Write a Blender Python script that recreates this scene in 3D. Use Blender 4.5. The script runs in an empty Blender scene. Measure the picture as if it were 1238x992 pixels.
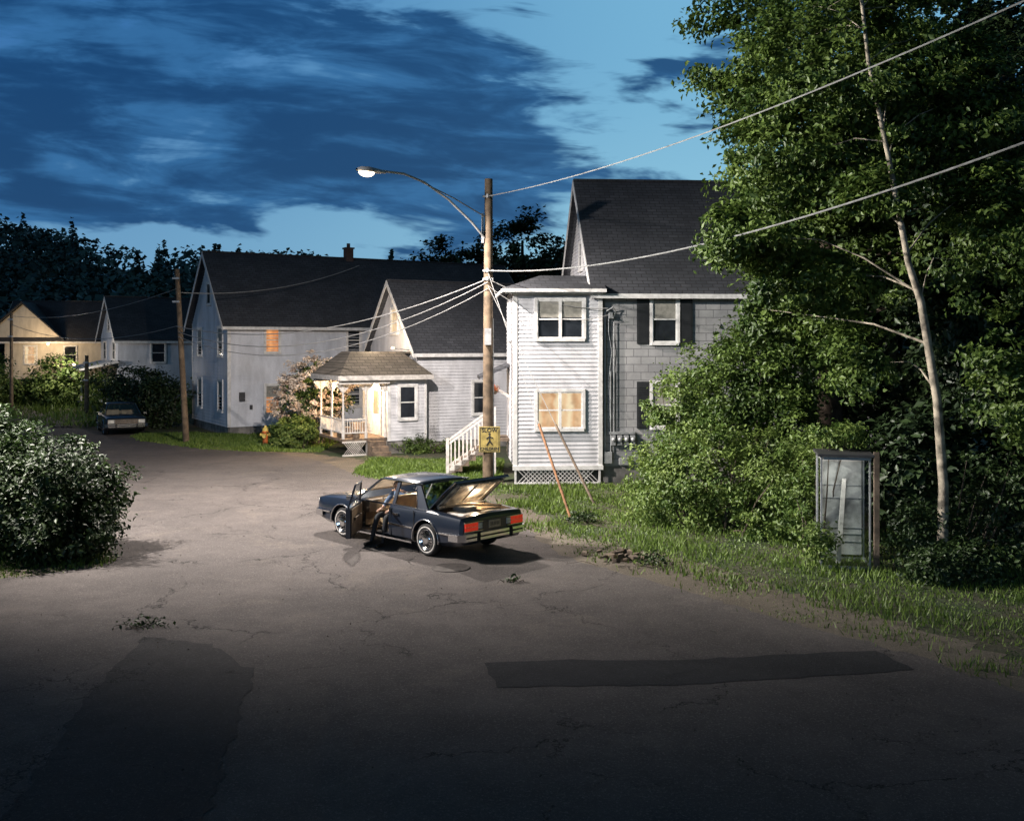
import bpy, bmesh, math, random
import numpy as np
from mathutils import Vector, Matrix
random.seed(7)
S=bpy.context.scene; COL=S.collection
S.view_settings.view_transform='Standard'; S.view_settings.look='None'; S.view_settings.exposure=0
R=math.radians

# ------------------------------------------------------------------ materials
def newmat(name):
    m=bpy.data.materials.new(name); m.use_nodes=True
    nt=m.node_tree; b=nt.nodes['Principled BSDF']; return m,nt,b
def N(nt,t,**k):
    n=nt.nodes.new(t)
    for a,v in k.items(): setattr(n,a,v)
    return n
def mathn(nt,op,a,b=None,c=None):
    n=N(nt,'ShaderNodeMath',operation=op)
    for i,x in enumerate((a,b,c)):
        if x is None: continue
        if isinstance(x,(int,float)): n.inputs[i].default_value=x
        else: nt.links.new(x,n.inputs[i])
    return n.outputs[0]
def mixc(nt,f,a,b,mode='MIX'):
    n=N(nt,'ShaderNodeMix',data_type='RGBA',blend_type=mode)
    for s,x in ((n.inputs[0],f),(n.inputs[6],a),(n.inputs[7],b)):
        if isinstance(x,(int,float)): s.default_value=x
        elif isinstance(x,tuple): s.default_value=(*x,1)
        else: nt.links.new(x,s)
    return n.outputs[2]
def noise(nt,vec,scale,detail=4,rough=.55,dist=0):
    n=N(nt,'ShaderNodeTexNoise'); n.inputs['Scale'].default_value=scale
    n.inputs['Detail'].default_value=min(detail,5); n.inputs['Roughness'].default_value=rough; n.inputs['Distortion'].default_value=dist
    if vec is not None: nt.links.new(vec,n.inputs['Vector'])
    return n.outputs['Fac']
def smooth(nt,x,a,b):
    n=N(nt,'ShaderNodeMapRange',interpolation_type='SMOOTHSTEP')
    nt.links.new(x,n.inputs[0])
    if a>b: n.inputs[1].default_value=b; n.inputs[2].default_value=a; n.inputs[3].default_value=1; n.inputs[4].default_value=0
    else: n.inputs[1].default_value=a; n.inputs[2].default_value=b
    return n.outputs[0]
def objco(nt): return N(nt,'ShaderNodeTexCoord').outputs['Object']
def bump(nt,b,h,s=.3,d=.02):
    n=N(nt,'ShaderNodeBump'); n.inputs['Strength'].default_value=s; n.inputs['Distance'].default_value=d
    nt.links.new(h,n.inputs['Height']); nt.links.new(n.outputs[0],b.inputs['Normal'])
def plain(name,col,rough=.6,metal=0,var=.25,scale=6,coat=0,bmp=.1):
    m,nt,b=newmat(name); co=objco(nt)
    f=noise(nt,co,scale,4)
    c=mixc(nt,smooth(nt,f,.3,.7),tuple(x*(1-var) for x in col),tuple(min(1,x*(1+var*.5)) for x in col))
    nt.links.new(c,b.inputs['Base Color']); b.inputs['Roughness'].default_value=rough; b.inputs['Metallic'].default_value=metal
    b.inputs['Coat Weight'].default_value=coat
    if bmp: bump(nt,b,noise(nt,co,scale*12,2),bmp,.01)
    return m
def emis(name,col,st):
    m,nt,b=newmat(name); b.inputs['Base Color'].default_value=(*[min(1,c) for c in col],1)
    b.inputs['Emission Color'].default_value=(*col,1); b.inputs['Emission Strength'].default_value=st; return m
def litwin(name,c1,c2,st,freq=26):
    m,nt,b=newmat(name); co=objco(nt); sep=N(nt,'ShaderNodeSeparateXYZ'); nt.links.new(co,sep.inputs[0])
    s=mathn(nt,'ADD',sep.outputs[0],sep.outputs[1])
    s2=mathn(nt,'MULTIPLY_ADD',noise(nt,co,3,2),.35,s)
    w=mathn(nt,'MULTIPLY_ADD',mathn(nt,'SINE',mathn(nt,'MULTIPLY',s2,freq)),.5,.5)
    w2=smooth(nt,mathn(nt,'SINE',mathn(nt,'MULTIPLY',s2,freq*.33)),.1,.7)
    c=mixc(nt,mathn(nt,'MULTIPLY',w,.4),c2,c1); c=mixc(nt,mathn(nt,'MULTIPLY',w2,.45),c,c1)
    zz=smooth(nt,noise(nt,co,2.3,2),.42,.68); c=mixc(nt,mathn(nt,'MULTIPLY',zz,.5),c,tuple(x*.35 for x in c1))
    nt.links.new(c,b.inputs['Emission Color']); b.inputs['Base Color'].default_value=(.06,.05,.04,1); b.inputs['Roughness'].default_value=.3; b.inputs['Emission Strength'].default_value=st
    return m
def siding(name,col):
    m,nt,b=newmat(name); co=objco(nt)
    mp=N(nt,'ShaderNodeMapping'); mp.inputs['Scale'].default_value=(1,1,.35); nt.links.new(co,mp.inputs[0])
    f=noise(nt,mp.outputs[0],1.6,5,.65); f2=noise(nt,co,18,2)
    c=mixc(nt,smooth(nt,f,.3,.68),tuple(x*.70 for x in col),col)
    c=mixc(nt,smooth(nt,f2,.55,.8),c,tuple(x*.76 for x in col))
    nt.links.new(c,b.inputs['Base Color']); b.inputs['Roughness'].default_value=.55; return m
def bricky(name,c1,c2,mortar,w,h,axis='roof',rough=.85,ms=.012):
    m,nt,b=newmat(name); co=objco(nt); sep=N(nt,'ShaderNodeSeparateXYZ'); nt.links.new(co,sep.inputs[0])
    cb=N(nt,'ShaderNodeCombineXYZ')
    nt.links.new(mathn(nt,'ADD',sep.outputs[0],mathn(nt,'MULTIPLY',sep.outputs[1],0.0 if axis=='roof' else 1.0)),cb.inputs[0])
    nt.links.new(mathn(nt,'MULTIPLY',sep.outputs[2],1.41 if axis=='roof' else 1.0),cb.inputs[1])
    bt=N(nt,'ShaderNodeTexBrick'); nt.links.new(cb.outputs[0],bt.inputs[0])
    bt.inputs['Scale'].default_value=1; bt.inputs['Brick Width'].default_value=w; bt.inputs['Row Height'].default_value=h
    bt.inputs['Mortar Size'].default_value=ms; bt.inputs['Color1'].default_value=(*c1,1); bt.inputs['Color2'].default_value=(*c2,1); bt.inputs['Mortar'].default_value=(*mortar,1)
    f=smooth(nt,noise(nt,co,1.1,5,.7),.3,.7)
    c=mixc(nt,mathn(nt,'MULTIPLY',f,.6),bt.outputs['Color'],tuple(x*.5 for x in c1))
    nt.links.new(c,b.inputs['Base Color']); b.inputs['Roughness'].default_value=rough
    bump(nt,b,mathn(nt,'SUBTRACT',1.0,bt.outputs['Fac']),.5,.02); return m
def leafmat(name,dark,light,trans=.3):
    m,nt,b=newmat(name); at=N(nt,'ShaderNodeAttribute',attribute_name='leafv')
    c=mixc(nt,at.outputs['Fac'],dark,light)
    nt.links.new(c,b.inputs['Base Color']); b.inputs['Roughness'].default_value=.48; b.inputs['Specular IOR Level'].default_value=.4
    if trans:
        tr=N(nt,'ShaderNodeBsdfTranslucent'); nt.links.new(c,tr.inputs[0])
        mx=N(nt,'ShaderNodeMixShader'); mx.inputs[0].default_value=trans
        nt.links.new(b.outputs[0],mx.inputs[1]); nt.links.new(tr.outputs[0],mx.inputs[2]); nt.links.new(mx.outputs[0],nt.nodes['Material Output'].inputs[0])
    return m
def glassm(name,tint=(.8,.85,.85),opac=.25):
    m,nt,b=newmat(name); nt.nodes.remove(b)
    t=N(nt,'ShaderNodeBsdfTransparent'); t.inputs[0].default_value=(*tint,1)
    g=N(nt,'ShaderNodeBsdfGlossy'); g.inputs['Roughness'].default_value=.03
    fr=N(nt,'ShaderNodeFresnel'); fr.inputs[0].default_value=1.5
    mx=N(nt,'ShaderNodeMixShader'); nt.links.new(mathn(nt,'ADD',fr.outputs[0],opac*.3),mx.inputs[0])
    nt.links.new(t.outputs[0],mx.inputs[1]); nt.links.new(g.outputs[0],mx.inputs[2]); nt.links.new(mx.outputs[0],nt.nodes['Material Output'].inputs[0]); return m

M={}
M['sid']=siding('white_siding',(.62,.62,.65)); M['sidC']=siding('pale_siding',(.66,.68,.74)); M['sidw']=siding('cream_siding',(.64,.58,.48))
M['trim']=plain('trim_paint',(.66,.65,.64),.5,var=.2); M['trimd']=plain('dark_paint',(.02,.022,.025),.5)
M['roof']=bricky('roof_shingle',(.042,.045,.054),(.066,.069,.08),(.016,.016,.018),.33,.15)
M['roof2']=bricky('roof_shingle_tan',(.14,.12,.095),(.19,.16,.13),(.05,.045,.035),.33,.15)
M['shake']=bricky('wall_shingle',(.29,.29,.30),(.35,.35,.35),(.12,.12,.13),.45,.24,'wall',.7,.010)
M['found']=plain('foundation',(.2,.19,.18),.9,var=.45,scale=3)
M['wood']=plain('weathered_wood',(.15,.11,.08),.85,var=.5,scale=5,bmp=.4); M['woodw']=plain('white_wood',(.54,.51,.48),.6)
M['pole']=plain('pole_wood',(.14,.10,.065),.85,var=.5,scale=4,bmp=.4)
M['metal']=plain('galv_metal',(.35,.36,.37),.55,.4); M['dmetal']=plain('dark_metal',(.05,.05,.055),.6,.3)
M['wire']=plain('wire',(.3,.3,.3),.5,.2,bmp=0)
M['glassd']=plain('dark_window',(.02,.024,.03),.06,var=.5,scale=1.5,bmp=0)
M['curt']=plain('curtain',(.26,.25,.22),.8,scale=8)
M['warm']=litwin('lit_curtain_warm',(.75,.30,.09),(1.0,.82,.52),.85,20); M['orange']=litwin('lit_curtain_orange',(.55,.14,.03),(1.0,.42,.13),.85)
M['lamp']=emis('lamp_glow',(1,.84,.62),6)
M['bulb']=emis('bulb_glow',(1,.7,.4),5)

# ------------------------------------------------------------------ mesh builder
class MB:
    def __init__(s): s.v=[];s.f=[];s.m=[]
    def poly(s,pts,mi=0):
        i=len(s.v); s.v+= [tuple(p) for p in pts]; s.f.append(tuple(range(i,i+len(pts)))); s.m.append(mi); return s
    def box(s,x0,x1,y0,y1,z0,z1,mi=0):
        if x0>x1:x0,x1=x1,x0
        if y0>y1:y0,y1=y1,y0
        if z0>z1:z0,z1=z1,z0
        i=len(s.v); s.v+=[(x0,y0,z0),(x1,y0,z0),(x1,y1,z0),(x0,y1,z0),(x0,y0,z1),(x1,y0,z1),(x1,y1,z1),(x0,y1,z1)]
        for q in ((0,3,2,1),(4,5,6,7),(0,1,5,4),(1,2,6,5),(2,3,7,6),(3,0,4,7)): s.f.append(tuple(i+k for k in q)); s.m.append(mi)
        return s
    def slab(s,pts,d,mi=0):
        n=len(pts); d=Vector(d); i=len(s.v); s.v+=[tuple(p) for p in pts]+[tuple(Vector(p)+d) for p in pts]
        s.f.append(tuple(range(i,i+n))[::-1]); s.f.append(tuple(range(i+n,i+2*n))); s.m+=[mi,mi]
        for k in range(n): s.f.append((i+k,i+(k+1)%n,i+n+(k+1)%n,i+n+k)); s.m.append(mi)
        return s
    def tube(s,path,rad,seg=8,mi=0):
        path=[Vector(p) for p in path]
        if isinstance(rad,(int,float)): rad=[rad]*len(path)
        i=len(s.v); n=len(path)
        for k,p in enumerate(path):
            t=(path[min(k+1,n-1)]-path[max(k-1,0)]).normalized()
            up=Vector((0,0,1)) if abs(t.z)<.9 else Vector((1,0,0))
            a=t.cross(up).normalized(); b=a.cross(t)
            for j in range(seg):
                th=2*math.pi*j/seg; s.v.append(tuple(p+(a*math.cos(th)+b*math.sin(th))*rad[k]))
        for k in range(n-1):
            for j in range(seg):
                s.f.append((i+k*seg+j,i+k*seg+(j+1)%seg,i+(k+1)*seg+(j+1)%seg,i+(k+1)*seg+j)); s.m.append(mi)
        s.f.append(tuple(i+j for j in range(seg))[::-1]); s.f.append(tuple(i+(n-1)*seg+j for j in range(seg))); s.m+=[mi,mi]
        return s
    def lathe(s,prof,c,axis='z',seg=24,mi=0):
        i=len(s.v); c=Vector(c); n=len(prof)
        for r,h in prof:
            for j in range(seg):
                th=2*math.pi*j/seg; a=r*math.cos(th); b=r*math.sin(th)
                s.v.append(tuple(c+(Vector((a,b,h)) if axis=='z' else Vector((a,h,b)) if axis=='y' else Vector((h,a,b)))))
        for k in range(n-1):
            for j in range(seg):
                s.f.append((i+k*seg+j,i+k*seg+(j+1)%seg,i+(k+1)*seg+(j+1)%seg,i+(k+1)*seg+j)); s.m.append(mi)
        return s
    def build(s,name,mats,parent=None,smooth=False,bevel=0):
        me=bpy.data.meshes.new(name); me.from_pydata(s.v,[],s.f)
        for m in mats: me.materials.append(M[m] if isinstance(m,str) else m)
        me.polygons.foreach_set('material_index',s.m)
        bm=bmesh.new(); bm.from_mesh(me); bmesh.ops.recalc_face_normals(bm,faces=bm.faces); bm.to_mesh(me); bm.free()
        if smooth:
            me.polygons.foreach_set('use_smooth',[True]*len(me.polygons)); me.set_sharp_from_angle(angle=R(38))
        o=bpy.data.objects.new(name,me); COL.objects.link(o)
        if parent: o.parent=parent
        if bevel:
            b=o.modifiers.new('b','BEVEL'); b.width=bevel; b.segments=2; b.limit_method='ANGLE'
        return o
def empty(name,loc=(0,0,0),rot=0):
    e=bpy.data.objects.new(name,None); e.location=loc; e.rotation_euler=(0,0,R(rot)); e.empty_display_size=.3; COL.objects.link(e); return e
def light(name,loc,power,col,size=.1,parent=None,kind='POINT',target=None,cone=100,blend=.7):
    l=bpy.data.lights.new(name,kind); l.energy=power; l.color=col; l.shadow_soft_size=size
    o=bpy.data.objects.new(name,l); o.location=loc; COL.objects.link(o)
    if kind=='SPOT':
        l.spot_size=R(cone); l.spot_blend=blend; o.rotation_euler=(Vector(target)-Vector(loc)).to_track_quat('-Z','Y').to_euler()
    if parent: o.parent=parent
    return o

# ------------------------------------------------------------------ camera
cam=bpy.data.cameras.new('camera'); co=bpy.data.objects.new('camera',cam); COL.objects.link(co)
co.location=(0,0,4.2); co.rotation_euler=(R(90),0,0); cam.sensor_width=36; cam.lens=34.6; cam.shift_y=-.064; cam.clip_end=2000
S.camera=co

# ------------------------------------------------------------------ world: dusk sky with clouds
w=bpy.data.worlds.new('World'); S.world=w; w.use_nodes=True; nt=w.node_tree; bg=nt.nodes['Background']
tc=N(nt,'ShaderNodeTexCoord').outputs['Generated']
sep=N(nt,'ShaderNodeSeparateXYZ'); nt.links.new(tc,sep.inputs[0]); X,Y,Z=sep.outputs
Yp=mathn(nt,'MAXIMUM',mathn(nt,'ABSOLUTE',Y),.25)
u=mathn(nt,'DIVIDE',X,Yp); v=mathn(nt,'DIVIDE',Z,Yp)
azf=smooth(nt,u,-.45,.22)
base=mixc(nt,azf,(.028,.15,.40),(.16,.42,.64))
hz=smooth(nt,Z,.06,.30)
base=mixc(nt,hz,mixc(nt,azf,(.13,.33,.55),(.24,.52,.70)),base)
sky=N(nt,'ShaderNodeTexSky',sky_type='NISHITA'); sky.sun_disc=False; sky.sun_elevation=R(2); sky.sun_rotation=R(60)
base=mixc(nt,.02,base,sky.outputs[0],'ADD')
cb=N(nt,'ShaderNodeCombineXYZ'); nt.links.new(u,cb.inputs[0]); nt.links.new(mathn(nt,'MULTIPLY',v,2.9),cb.inputs[1]); cb.inputs[2].default_value=7.1
cb2=N(nt,'ShaderNodeCombineXYZ'); nt.links.new(u,cb2.inputs[0]); nt.links.new(mathn(nt,'MULTIPLY_ADD',v,4.6,mathn(nt,'MULTIPLY',u,.35)),cb2.inputs[1]); cb2.inputs[2].default_value=2.7
n1=noise(nt,cb.outputs[0],3.3,5,.56,.3)
n2=noise(nt,cb2.outputs[0],6.5,5,.60,.35)
bias=mathn(nt,'MULTIPLY_ADD',smooth(nt,mathn(nt,'ADD',u,mathn(nt,'MULTIPLY',mathn(nt,'SUBTRACT',n1,.5),.25)),.075,-.03),.13,-.015)
bias2=mathn(nt,'MULTIPLY_ADD',smooth(nt,v,.09,.15),.13,-.10)
cl=mathn(nt,'ADD',mathn(nt,'ADD',mathn(nt,'ADD',n1,mathn(nt,'MULTIPLY',mathn(nt,'SUBTRACT',n2,.5),.55)),bias),bias2)
cm=smooth(nt,cl,.485,.60)
ccol=mixc(nt,smooth(nt,n2,.36,.64),(.034,.145,.34),(.010,.062,.18))
ccol=mixc(nt,smooth(nt,cl,.60,.80),ccol,(.008,.05,.15))
skyc=mixc(nt,mathn(nt,'MULTIPLY',cm,.93),base,ccol)
# afterglow is in front of the camera; zenith and the eastern side are already night
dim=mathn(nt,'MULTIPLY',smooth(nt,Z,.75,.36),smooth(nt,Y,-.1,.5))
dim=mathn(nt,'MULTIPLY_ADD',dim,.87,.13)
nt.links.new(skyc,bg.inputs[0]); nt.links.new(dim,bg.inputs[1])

sun=bpy.data.lights.new('dusk_sun','SUN'); sun.energy=.32; sun.angle=R(12); sun.color=(.42,.68,1)
so=bpy.data.objects.new('dusk_sun',sun); so.rotation_euler=(R(79),0,R(-25)); COL.objects.link(so)

# ------------------------------------------------------------------ terrain
def hgt(x,y):
    x=np.asarray(x,float); y=np.asarray(y,float)
    a=np.clip((y-50)/60,0,1); h=a*3.0
    left=np.clip((-x-5)/90,0,1)
    t=np.clip((y-105)/90,0,1); t=t*t*(3-2*t)
    h=h+t*(10+8.5*left+2.0*np.sin(x*.045+1)+1.0*np.sin(x*.11))
    return h
def grid(name,x0,x1,y0,y1,nx,ny,z,mat):
    xs=np.linspace(x0,x1,nx); ys=np.linspace(y0,y1,ny); XX,YY=np.meshgrid(xs,ys); ZZ=hgt(XX,YY)+z
    V=np.stack([XX,YY,ZZ],-1).reshape(-1,3)
    F=[(j*nx+i,j*nx+i+1,(j+1)*nx+i+1,(j+1)*nx+i) for j in range(ny-1) for i in range(nx-1)]
    me=bpy.data.meshes.new(name); me.from_pydata(V.tolist(),[],F); me.materials.append(mat)
    me.polygons.foreach_set('use_smooth',[True]*len(me.polygons))
    o=bpy.data.objects.new(name,me); COL.objects.link(o); return o
m,nt,b=newmat('ground_soil'); c0=objco(nt)
f=smooth(nt,noise(nt,c0,.6,5,.65),.4,.6); f2=smooth(nt,noise(nt,c0,9,5,.7),.35,.7)
c=mixc(nt,f,(.075,.07,.042),(.035,.06,.018)); c=mixc(nt,mathn(nt,'MULTIPLY',f2,.6),c,(.03,.03,.018))
nt.links.new(c,b.inputs['Base Color']); b.inputs['Roughness'].default_value=.95; bump(nt,b,noise(nt,c0,14,5,.7),.9,.06)
M['ground']=m
grid('ground',-420,420,-60,520,141,117,0,m)

def asphalt(name,c1,c2,crack=1.0,sc=1.0,sand=0):
    m,nt,b=newmat(name); c0=objco(nt)
    big=smooth(nt,noise(nt,c0,.22,4,.6,.6),.36,.64); med=smooth(nt,noise(nt,c0,1.7,5,.7),.3,.72); fine=noise(nt,c0,38,3,.8); fine2=noise(nt,c0,130,2,.8)
    c=mixc(nt,big,c1,c2); c=mixc(nt,mathn(nt,'MULTIPLY',med,.5),c,tuple(x*.55 for x in c1))
    if sand:
        sd=mathn(nt,'MULTIPLY',smooth(nt,noise(nt,c0,.55,5,.78,.6),.52,.68),.5); c=mixc(nt,sd,c,(.16,.137,.12))
    c=mixc(nt,smooth(nt,fine,.5,.75),c,tuple(x*1.9 for x in c2)); c=mixc(nt,mathn(nt,'MULTIPLY',smooth(nt,fine2,.5,.66),.7),c,tuple(x*.35 for x in c1))
    h=mathn(nt,'MULTIPLY_ADD',fine,.6,mathn(nt,'MULTIPLY',fine2,.4))
    if crack:
        dn=N(nt,'ShaderNodeTexNoise'); dn.inputs['Scale'].default_value=1.3; dn.inputs['Detail'].default_value=5; dn.inputs['Roughness'].default_value=.68; nt.links.new(c0,dn.inputs['Vector'])
        vm=N(nt,'ShaderNodeVectorMath',operation='MULTIPLY_ADD'); nt.links.new(dn.outputs['Color'],vm.inputs[0]); vm.inputs[1].default_value=(1.5,1.5,0); nt.links.new(c0,vm.inputs[2])
        vo=N(nt,'ShaderNodeTexVoronoi',feature='DISTANCE_TO_EDGE',voronoi_dimensions='2D'); vo.inputs['Scale'].default_value=.27*sc; nt.links.new(vm.outputs[0],vo.inputs['Vector'])
        cr=smooth(nt,vo.outputs['Distance'],.0065,.001)
        vo2=N(nt,'ShaderNodeTexVoronoi',feature='DISTANCE_TO_EDGE',voronoi_dimensions='2D'); vo2.inputs['Scale'].default_value=1.3; nt.links.new(vm.outputs[0],vo2.inputs['Vector'])
        cr2=mathn(nt,'MULTIPLY',smooth(nt,vo2.outputs['Distance'],.016,.003),smooth(nt,noise(nt,c0,.3,2),.55,.65))
        ck=mathn(nt,'MULTIPLY',mathn(nt,'MAXIMUM',mathn(nt,'MULTIPLY',cr,smooth(nt,noise(nt,c0,.45,2),.43,.56)),cr2),crack)
        c=mixc(nt,mathn(nt,'MULTIPLY',ck,.85),c,(.01,.01,.01)); h=mathn(nt,'SUBTRACT',h,mathn(nt,'MULTIPLY',ck,1.2))
    nt.links.new(c,b.inputs['Base Color']); b.inputs['Roughness'].default_value=.85; b.inputs['Specular IOR Level'].default_value=.3
    bump(nt,b,h,.8,.025); return m
M['asph']=asphalt('asphalt',(.088,.078,.075),(.13,.114,.108),1,1,1); M['asph2']=asphalt('asphalt_patch',(.035,.034,.036),(.048,.046,.048),.4,2); M['asph3']=asphalt('asphalt_patch_old',(.055,.051,.051),(.072,.067,.066),.8,1.5)
M['gravel']=asphalt('dirt_gravel',(.11,.092,.072),(.17,.145,.115),0)

def densify(pts,step,jit,seed):
    r=random.Random(seed); out=[]
    for i in range(len(pts)):
        a=Vector(pts[i]); b_=Vector(pts[(i+1)%len(pts)]); n=max(1,int((b_-a).length/step))
        for k in range(n):
            p=a.lerp(b_,k/n); out.append((p.x+r.uniform(-jit,jit),p.y+r.uniform(-jit,jit)))
    return out
def sheet(name,pts,z,mat,step=.35,jit=.07,seed=1):
    P=densify(pts,step,jit,seed); bm=bmesh.new(); vs=[bm.verts.new((x,y,z)) for x,y in P]
    es=[bm.edges.new((vs[i],vs[(i+1)%len(vs)])) for i in range(len(vs))]
    bmesh.ops.triangle_fill(bm,edges=es,use_beauty=True,use_dissolve=False)
    for f in bm.faces:
        if f.normal.z<0: f.normal_flip()
    me=bpy.data.meshes.new(name); bm.to_mesh(me); bm.free(); me.materials.append(mat)
    o=bpy.data.objects.new(name,me); COL.objects.link(o); return o
ROAD=[(40,-8),(16,4),(9.0,8.6),(6.14,11.8),(5.42,13.4),(4.6,14.35),(3.71,15.7),(2.86,16.9),(1.86,18.3),(1.0,19.6),(.56,21.4),(.02,24),(-.9,27.0),(-2.2,29.3),(-4.4,31.0),(-5.3,32.4),(-6.4,34.6),(-7.4,36.3),(-9.2,38.2),(-12.3,39.6),(-16.1,43),(-18.2,46.5),(-22.5,49.9),(-27,49.9),(-21.5,43.0),(-17,38),(-13.3,31.5),(-10.2,24.6),(-8.5,20.6),(-7.7,19),(-8.6,17.9),(-10.5,17.3),(-13,16.4),(-22,14),(-40,10),(-40,-8)]
sheet('gravel_verge',[(40,-4),(17,6),(9.6,9.9),(7.3,12.2),(6.4,14.0),(5.6,15.2),(4.9,16.5),(4.2,17.9),(3.4,19.3),(2.4,20.4),(1.4,21.6),(.7,24.4),(-.5,27.4),(-2.0,30),(-4.0,31.6),(-4.6,34),(-5.6,36.2),(-8.6,38.6),(-8.2,41),(-10,42),(-11.0,39.8),(-16.1,43.6),(-18,47),(-26,49.9),(-28,49),(-17.5,38),(-14,31.5),(-11,24.6),(-9,20.6),(-8.0,18.7),(-11,17.9),(-22,15),(-40,11),(-40,-12),(40,-12)],.004,M['gravel'],.25,.2,3)
sheet('road',ROAD,.009,M['asph'],.18,.08,2)
sheet('asphalt_patch',[(-.35,13.0),(-.2,12.05),(2.2,12.15),(5.2,12.7),(5.0,13.5),(2.2,13.1),(.8,13.1)],.014,M['asph2'],.2,.03,4)
sheet('asphalt_patch',[(-5.3,14.1),(-4.2,13.8),(-3.3,12.6),(-2.9,10.0),(-2.5,7.5),(-4.2,5.8),(-4.5,8.6),(-5.0,11.5)],.014,M['asph3'],.15,.06,5)
mb=MB(); prev=None
for k in range(14):
    y=49.8+k*4; x=-24.7-k*3.1; z0=float(hgt(x,y))+.05
    cur=((x-2.6,y,z0),(x+2.6,y,z0))
    if prev: mb.poly([prev[0],prev[1],cur[1],cur[0]])
    prev=cur
mb.build('back_road',['asph'])

def inpoly(px,py,poly):
    ins=np.zeros(len(px),bool); n=len(poly)
    for i in range(n):
        x1,y1=poly[i]; x2,y2=poly[(i+1)%n]
        if y1==y2: continue
        c=((y1>py)!=(y2>py))&(px<(x2-x1)*(py-y1)/(y2-y1)+x1); ins^=c
    return ins

# ------------------------------------------------------------------ foliage
def leafobj(name,pos,size,mat,parent=None,seed=0,out=None,fold=.25,aspect=.55,dens=None):
    r=np.random.default_rng(seed); n=len(pos)
    nrm=r.normal(size=(n,3)); nrm[:,2]=np.abs(nrm[:,2])+.25
    if out is not None: nrm=nrm*.75+out*.8
    nrm/=np.linalg.norm(nrm,axis=1)[:,None]
    t=r.normal(size=(n,3)); t-=nrm*np.sum(t*nrm,1)[:,None]; t/=np.linalg.norm(t,axis=1)[:,None]
    bt=np.cross(nrm,t); s=size*r.uniform(.55,1.25,size=(n,1))
    base=pos-t*s*.5; tip=pos+t*s*.5-nrm*s*.12; lf=pos+bt*s*aspect*.5+nrm*s*fold*.5; rt=pos-bt*s*aspect*.5+nrm*s*fold*.5
    V=np.stack([base,lf,tip,rt],1).reshape(-1,3)
    me=bpy.data.meshes.new(name); me.vertices.add(4*n); me.vertices.foreach_set('co',V.ravel())
    idx=np.arange(4*n).reshape(n,4); tri=np.concatenate([idx[:,[0,1,2]],idx[:,[0,2,3]]],1).reshape(-1)
    me.loops.add(6*n); me.loops.foreach_set('vertex_index',tri.astype(np.int32)); me.polygons.add(2*n)
    me.polygons.foreach_set('loop_start',np.arange(0,6*n,3,dtype=np.int32)); me.polygons.foreach_set('loop_total',np.full(2*n,3,dtype=np.int32))
    me.update(calc_edges=True)
    a=me.attributes.new('leafv','FLOAT','POINT'); lv=r.random(n) if dens is None else np.clip(dens+r.normal(size=n)*.22,0,1)
    a.data.foreach_set('value',np.repeat(lv,4).astype(np.float32)); me.materials.append(mat)
    o=bpy.data.objects.new(name,me); COL.objects.link(o)
    if parent: o.parent=parent
    return o
def crown(blobs,nclump,nleaf,crad,seed,shell=.35):
    r=np.random.default_rng(seed); W=np.array([b[6] if len(b)>6 else b[3]*b[4]*b[5] for b in blobs],float); W/=W.sum()
    k=r.choice(len(blobs),nclump,p=W); B=np.array([b[:6] for b in blobs],float)[k]
    d=r.normal(size=(nclump,3)); d/=np.linalg.norm(d,axis=1)[:,None]; rr=r.random((nclump,1))**shell
    rr*=1+r.normal(size=(nclump,1))*.09
    C=B[:,:3]+d*rr*B[:,3:]
    cr=crad*r.uniform(.5,1.4,size=(nclump,1,1)); P=C[:,None,:]+np.clip(r.normal(size=(nclump,nleaf,3)),-2.1,2.1)*cr*np.array([.55,.55,.33])
    O=np.repeat(d[:,None,:],nleaf,1).reshape(-1,3); tone=np.repeat(r.random(nclump)[:,None],nleaf,1).reshape(-1)
    return P.reshape(-1,3),O,C,tone
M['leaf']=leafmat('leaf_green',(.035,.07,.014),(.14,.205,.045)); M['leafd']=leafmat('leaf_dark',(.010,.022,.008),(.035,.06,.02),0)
M['leafm']=leafmat('leaf_mid',(.014,.03,.010),(.05,.085,.025),.2)
M['leafb']=leafmat('leaf_bright',(.07,.125,.025),(.2,.27,.07)); M['flower']=leafmat('blossom',(.5,.38,.3),(.8,.7,.6),.2)
M['grass']=leafmat('grass_blade',(.055,.10,.015),(.17,.25,.05),.25); M['hill']=leafmat('hazed_hill_leaf',(.025,.06,.06),(.075,.14,.12),0)  # hill leaves: bluish distance haze mixed into the leaf colour
M['bark']=plain('birch_bark',(.33,.28,.22),.8,var=.75,scale=5,bmp=.4); M['barkd']=plain('dark_bark',(.08,.06,.045),.9,var=.4)

def tree(name,trunk,rad,blobs,ncl,nlf,crad,size,seed,leaf='leaf',bark='barkd',nbr=26,shell=.35,thin=1.0):
    e=empty(name); P,O,C,t=crown(blobs,ncl,nlf,crad,seed,shell)
    leafobj('leaves',P,size,M[leaf],e,seed,O,dens=t)
    mb=MB(); mb.tube(trunk,rad,10)
    r=random.Random(seed); T=[Vector(p) for p in trunk]
    for k in range(nbr):
        c=Vector(C[r.randrange(len(C))]); cand=[(i,(p-c).length) for i,p in enumerate(T) if p.z<c.z+.3] or [(0,0)]
        i=min(cand,key=lambda q:q[1]+abs((c.z-T[q[0]].z)-1.6)*1.1)[0]; j=min(i+1,len(T)-1); p=T[i].lerp(T[j],r.random()*.7); mid=p.lerp(c,.5)+Vector((r.uniform(-.2,.2),r.uniform(-.2,.2),r.uniform(.0,.5)))
        q=.3*rad[i]*thin
        mb.tube([p,p.lerp(mid,.55)+Vector((0,0,.1)),mid,c],[q*1.3,q,q*.6,q*.2],6)
    mb.build('trunk_and_limbs',[bark],e,True); return e

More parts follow.
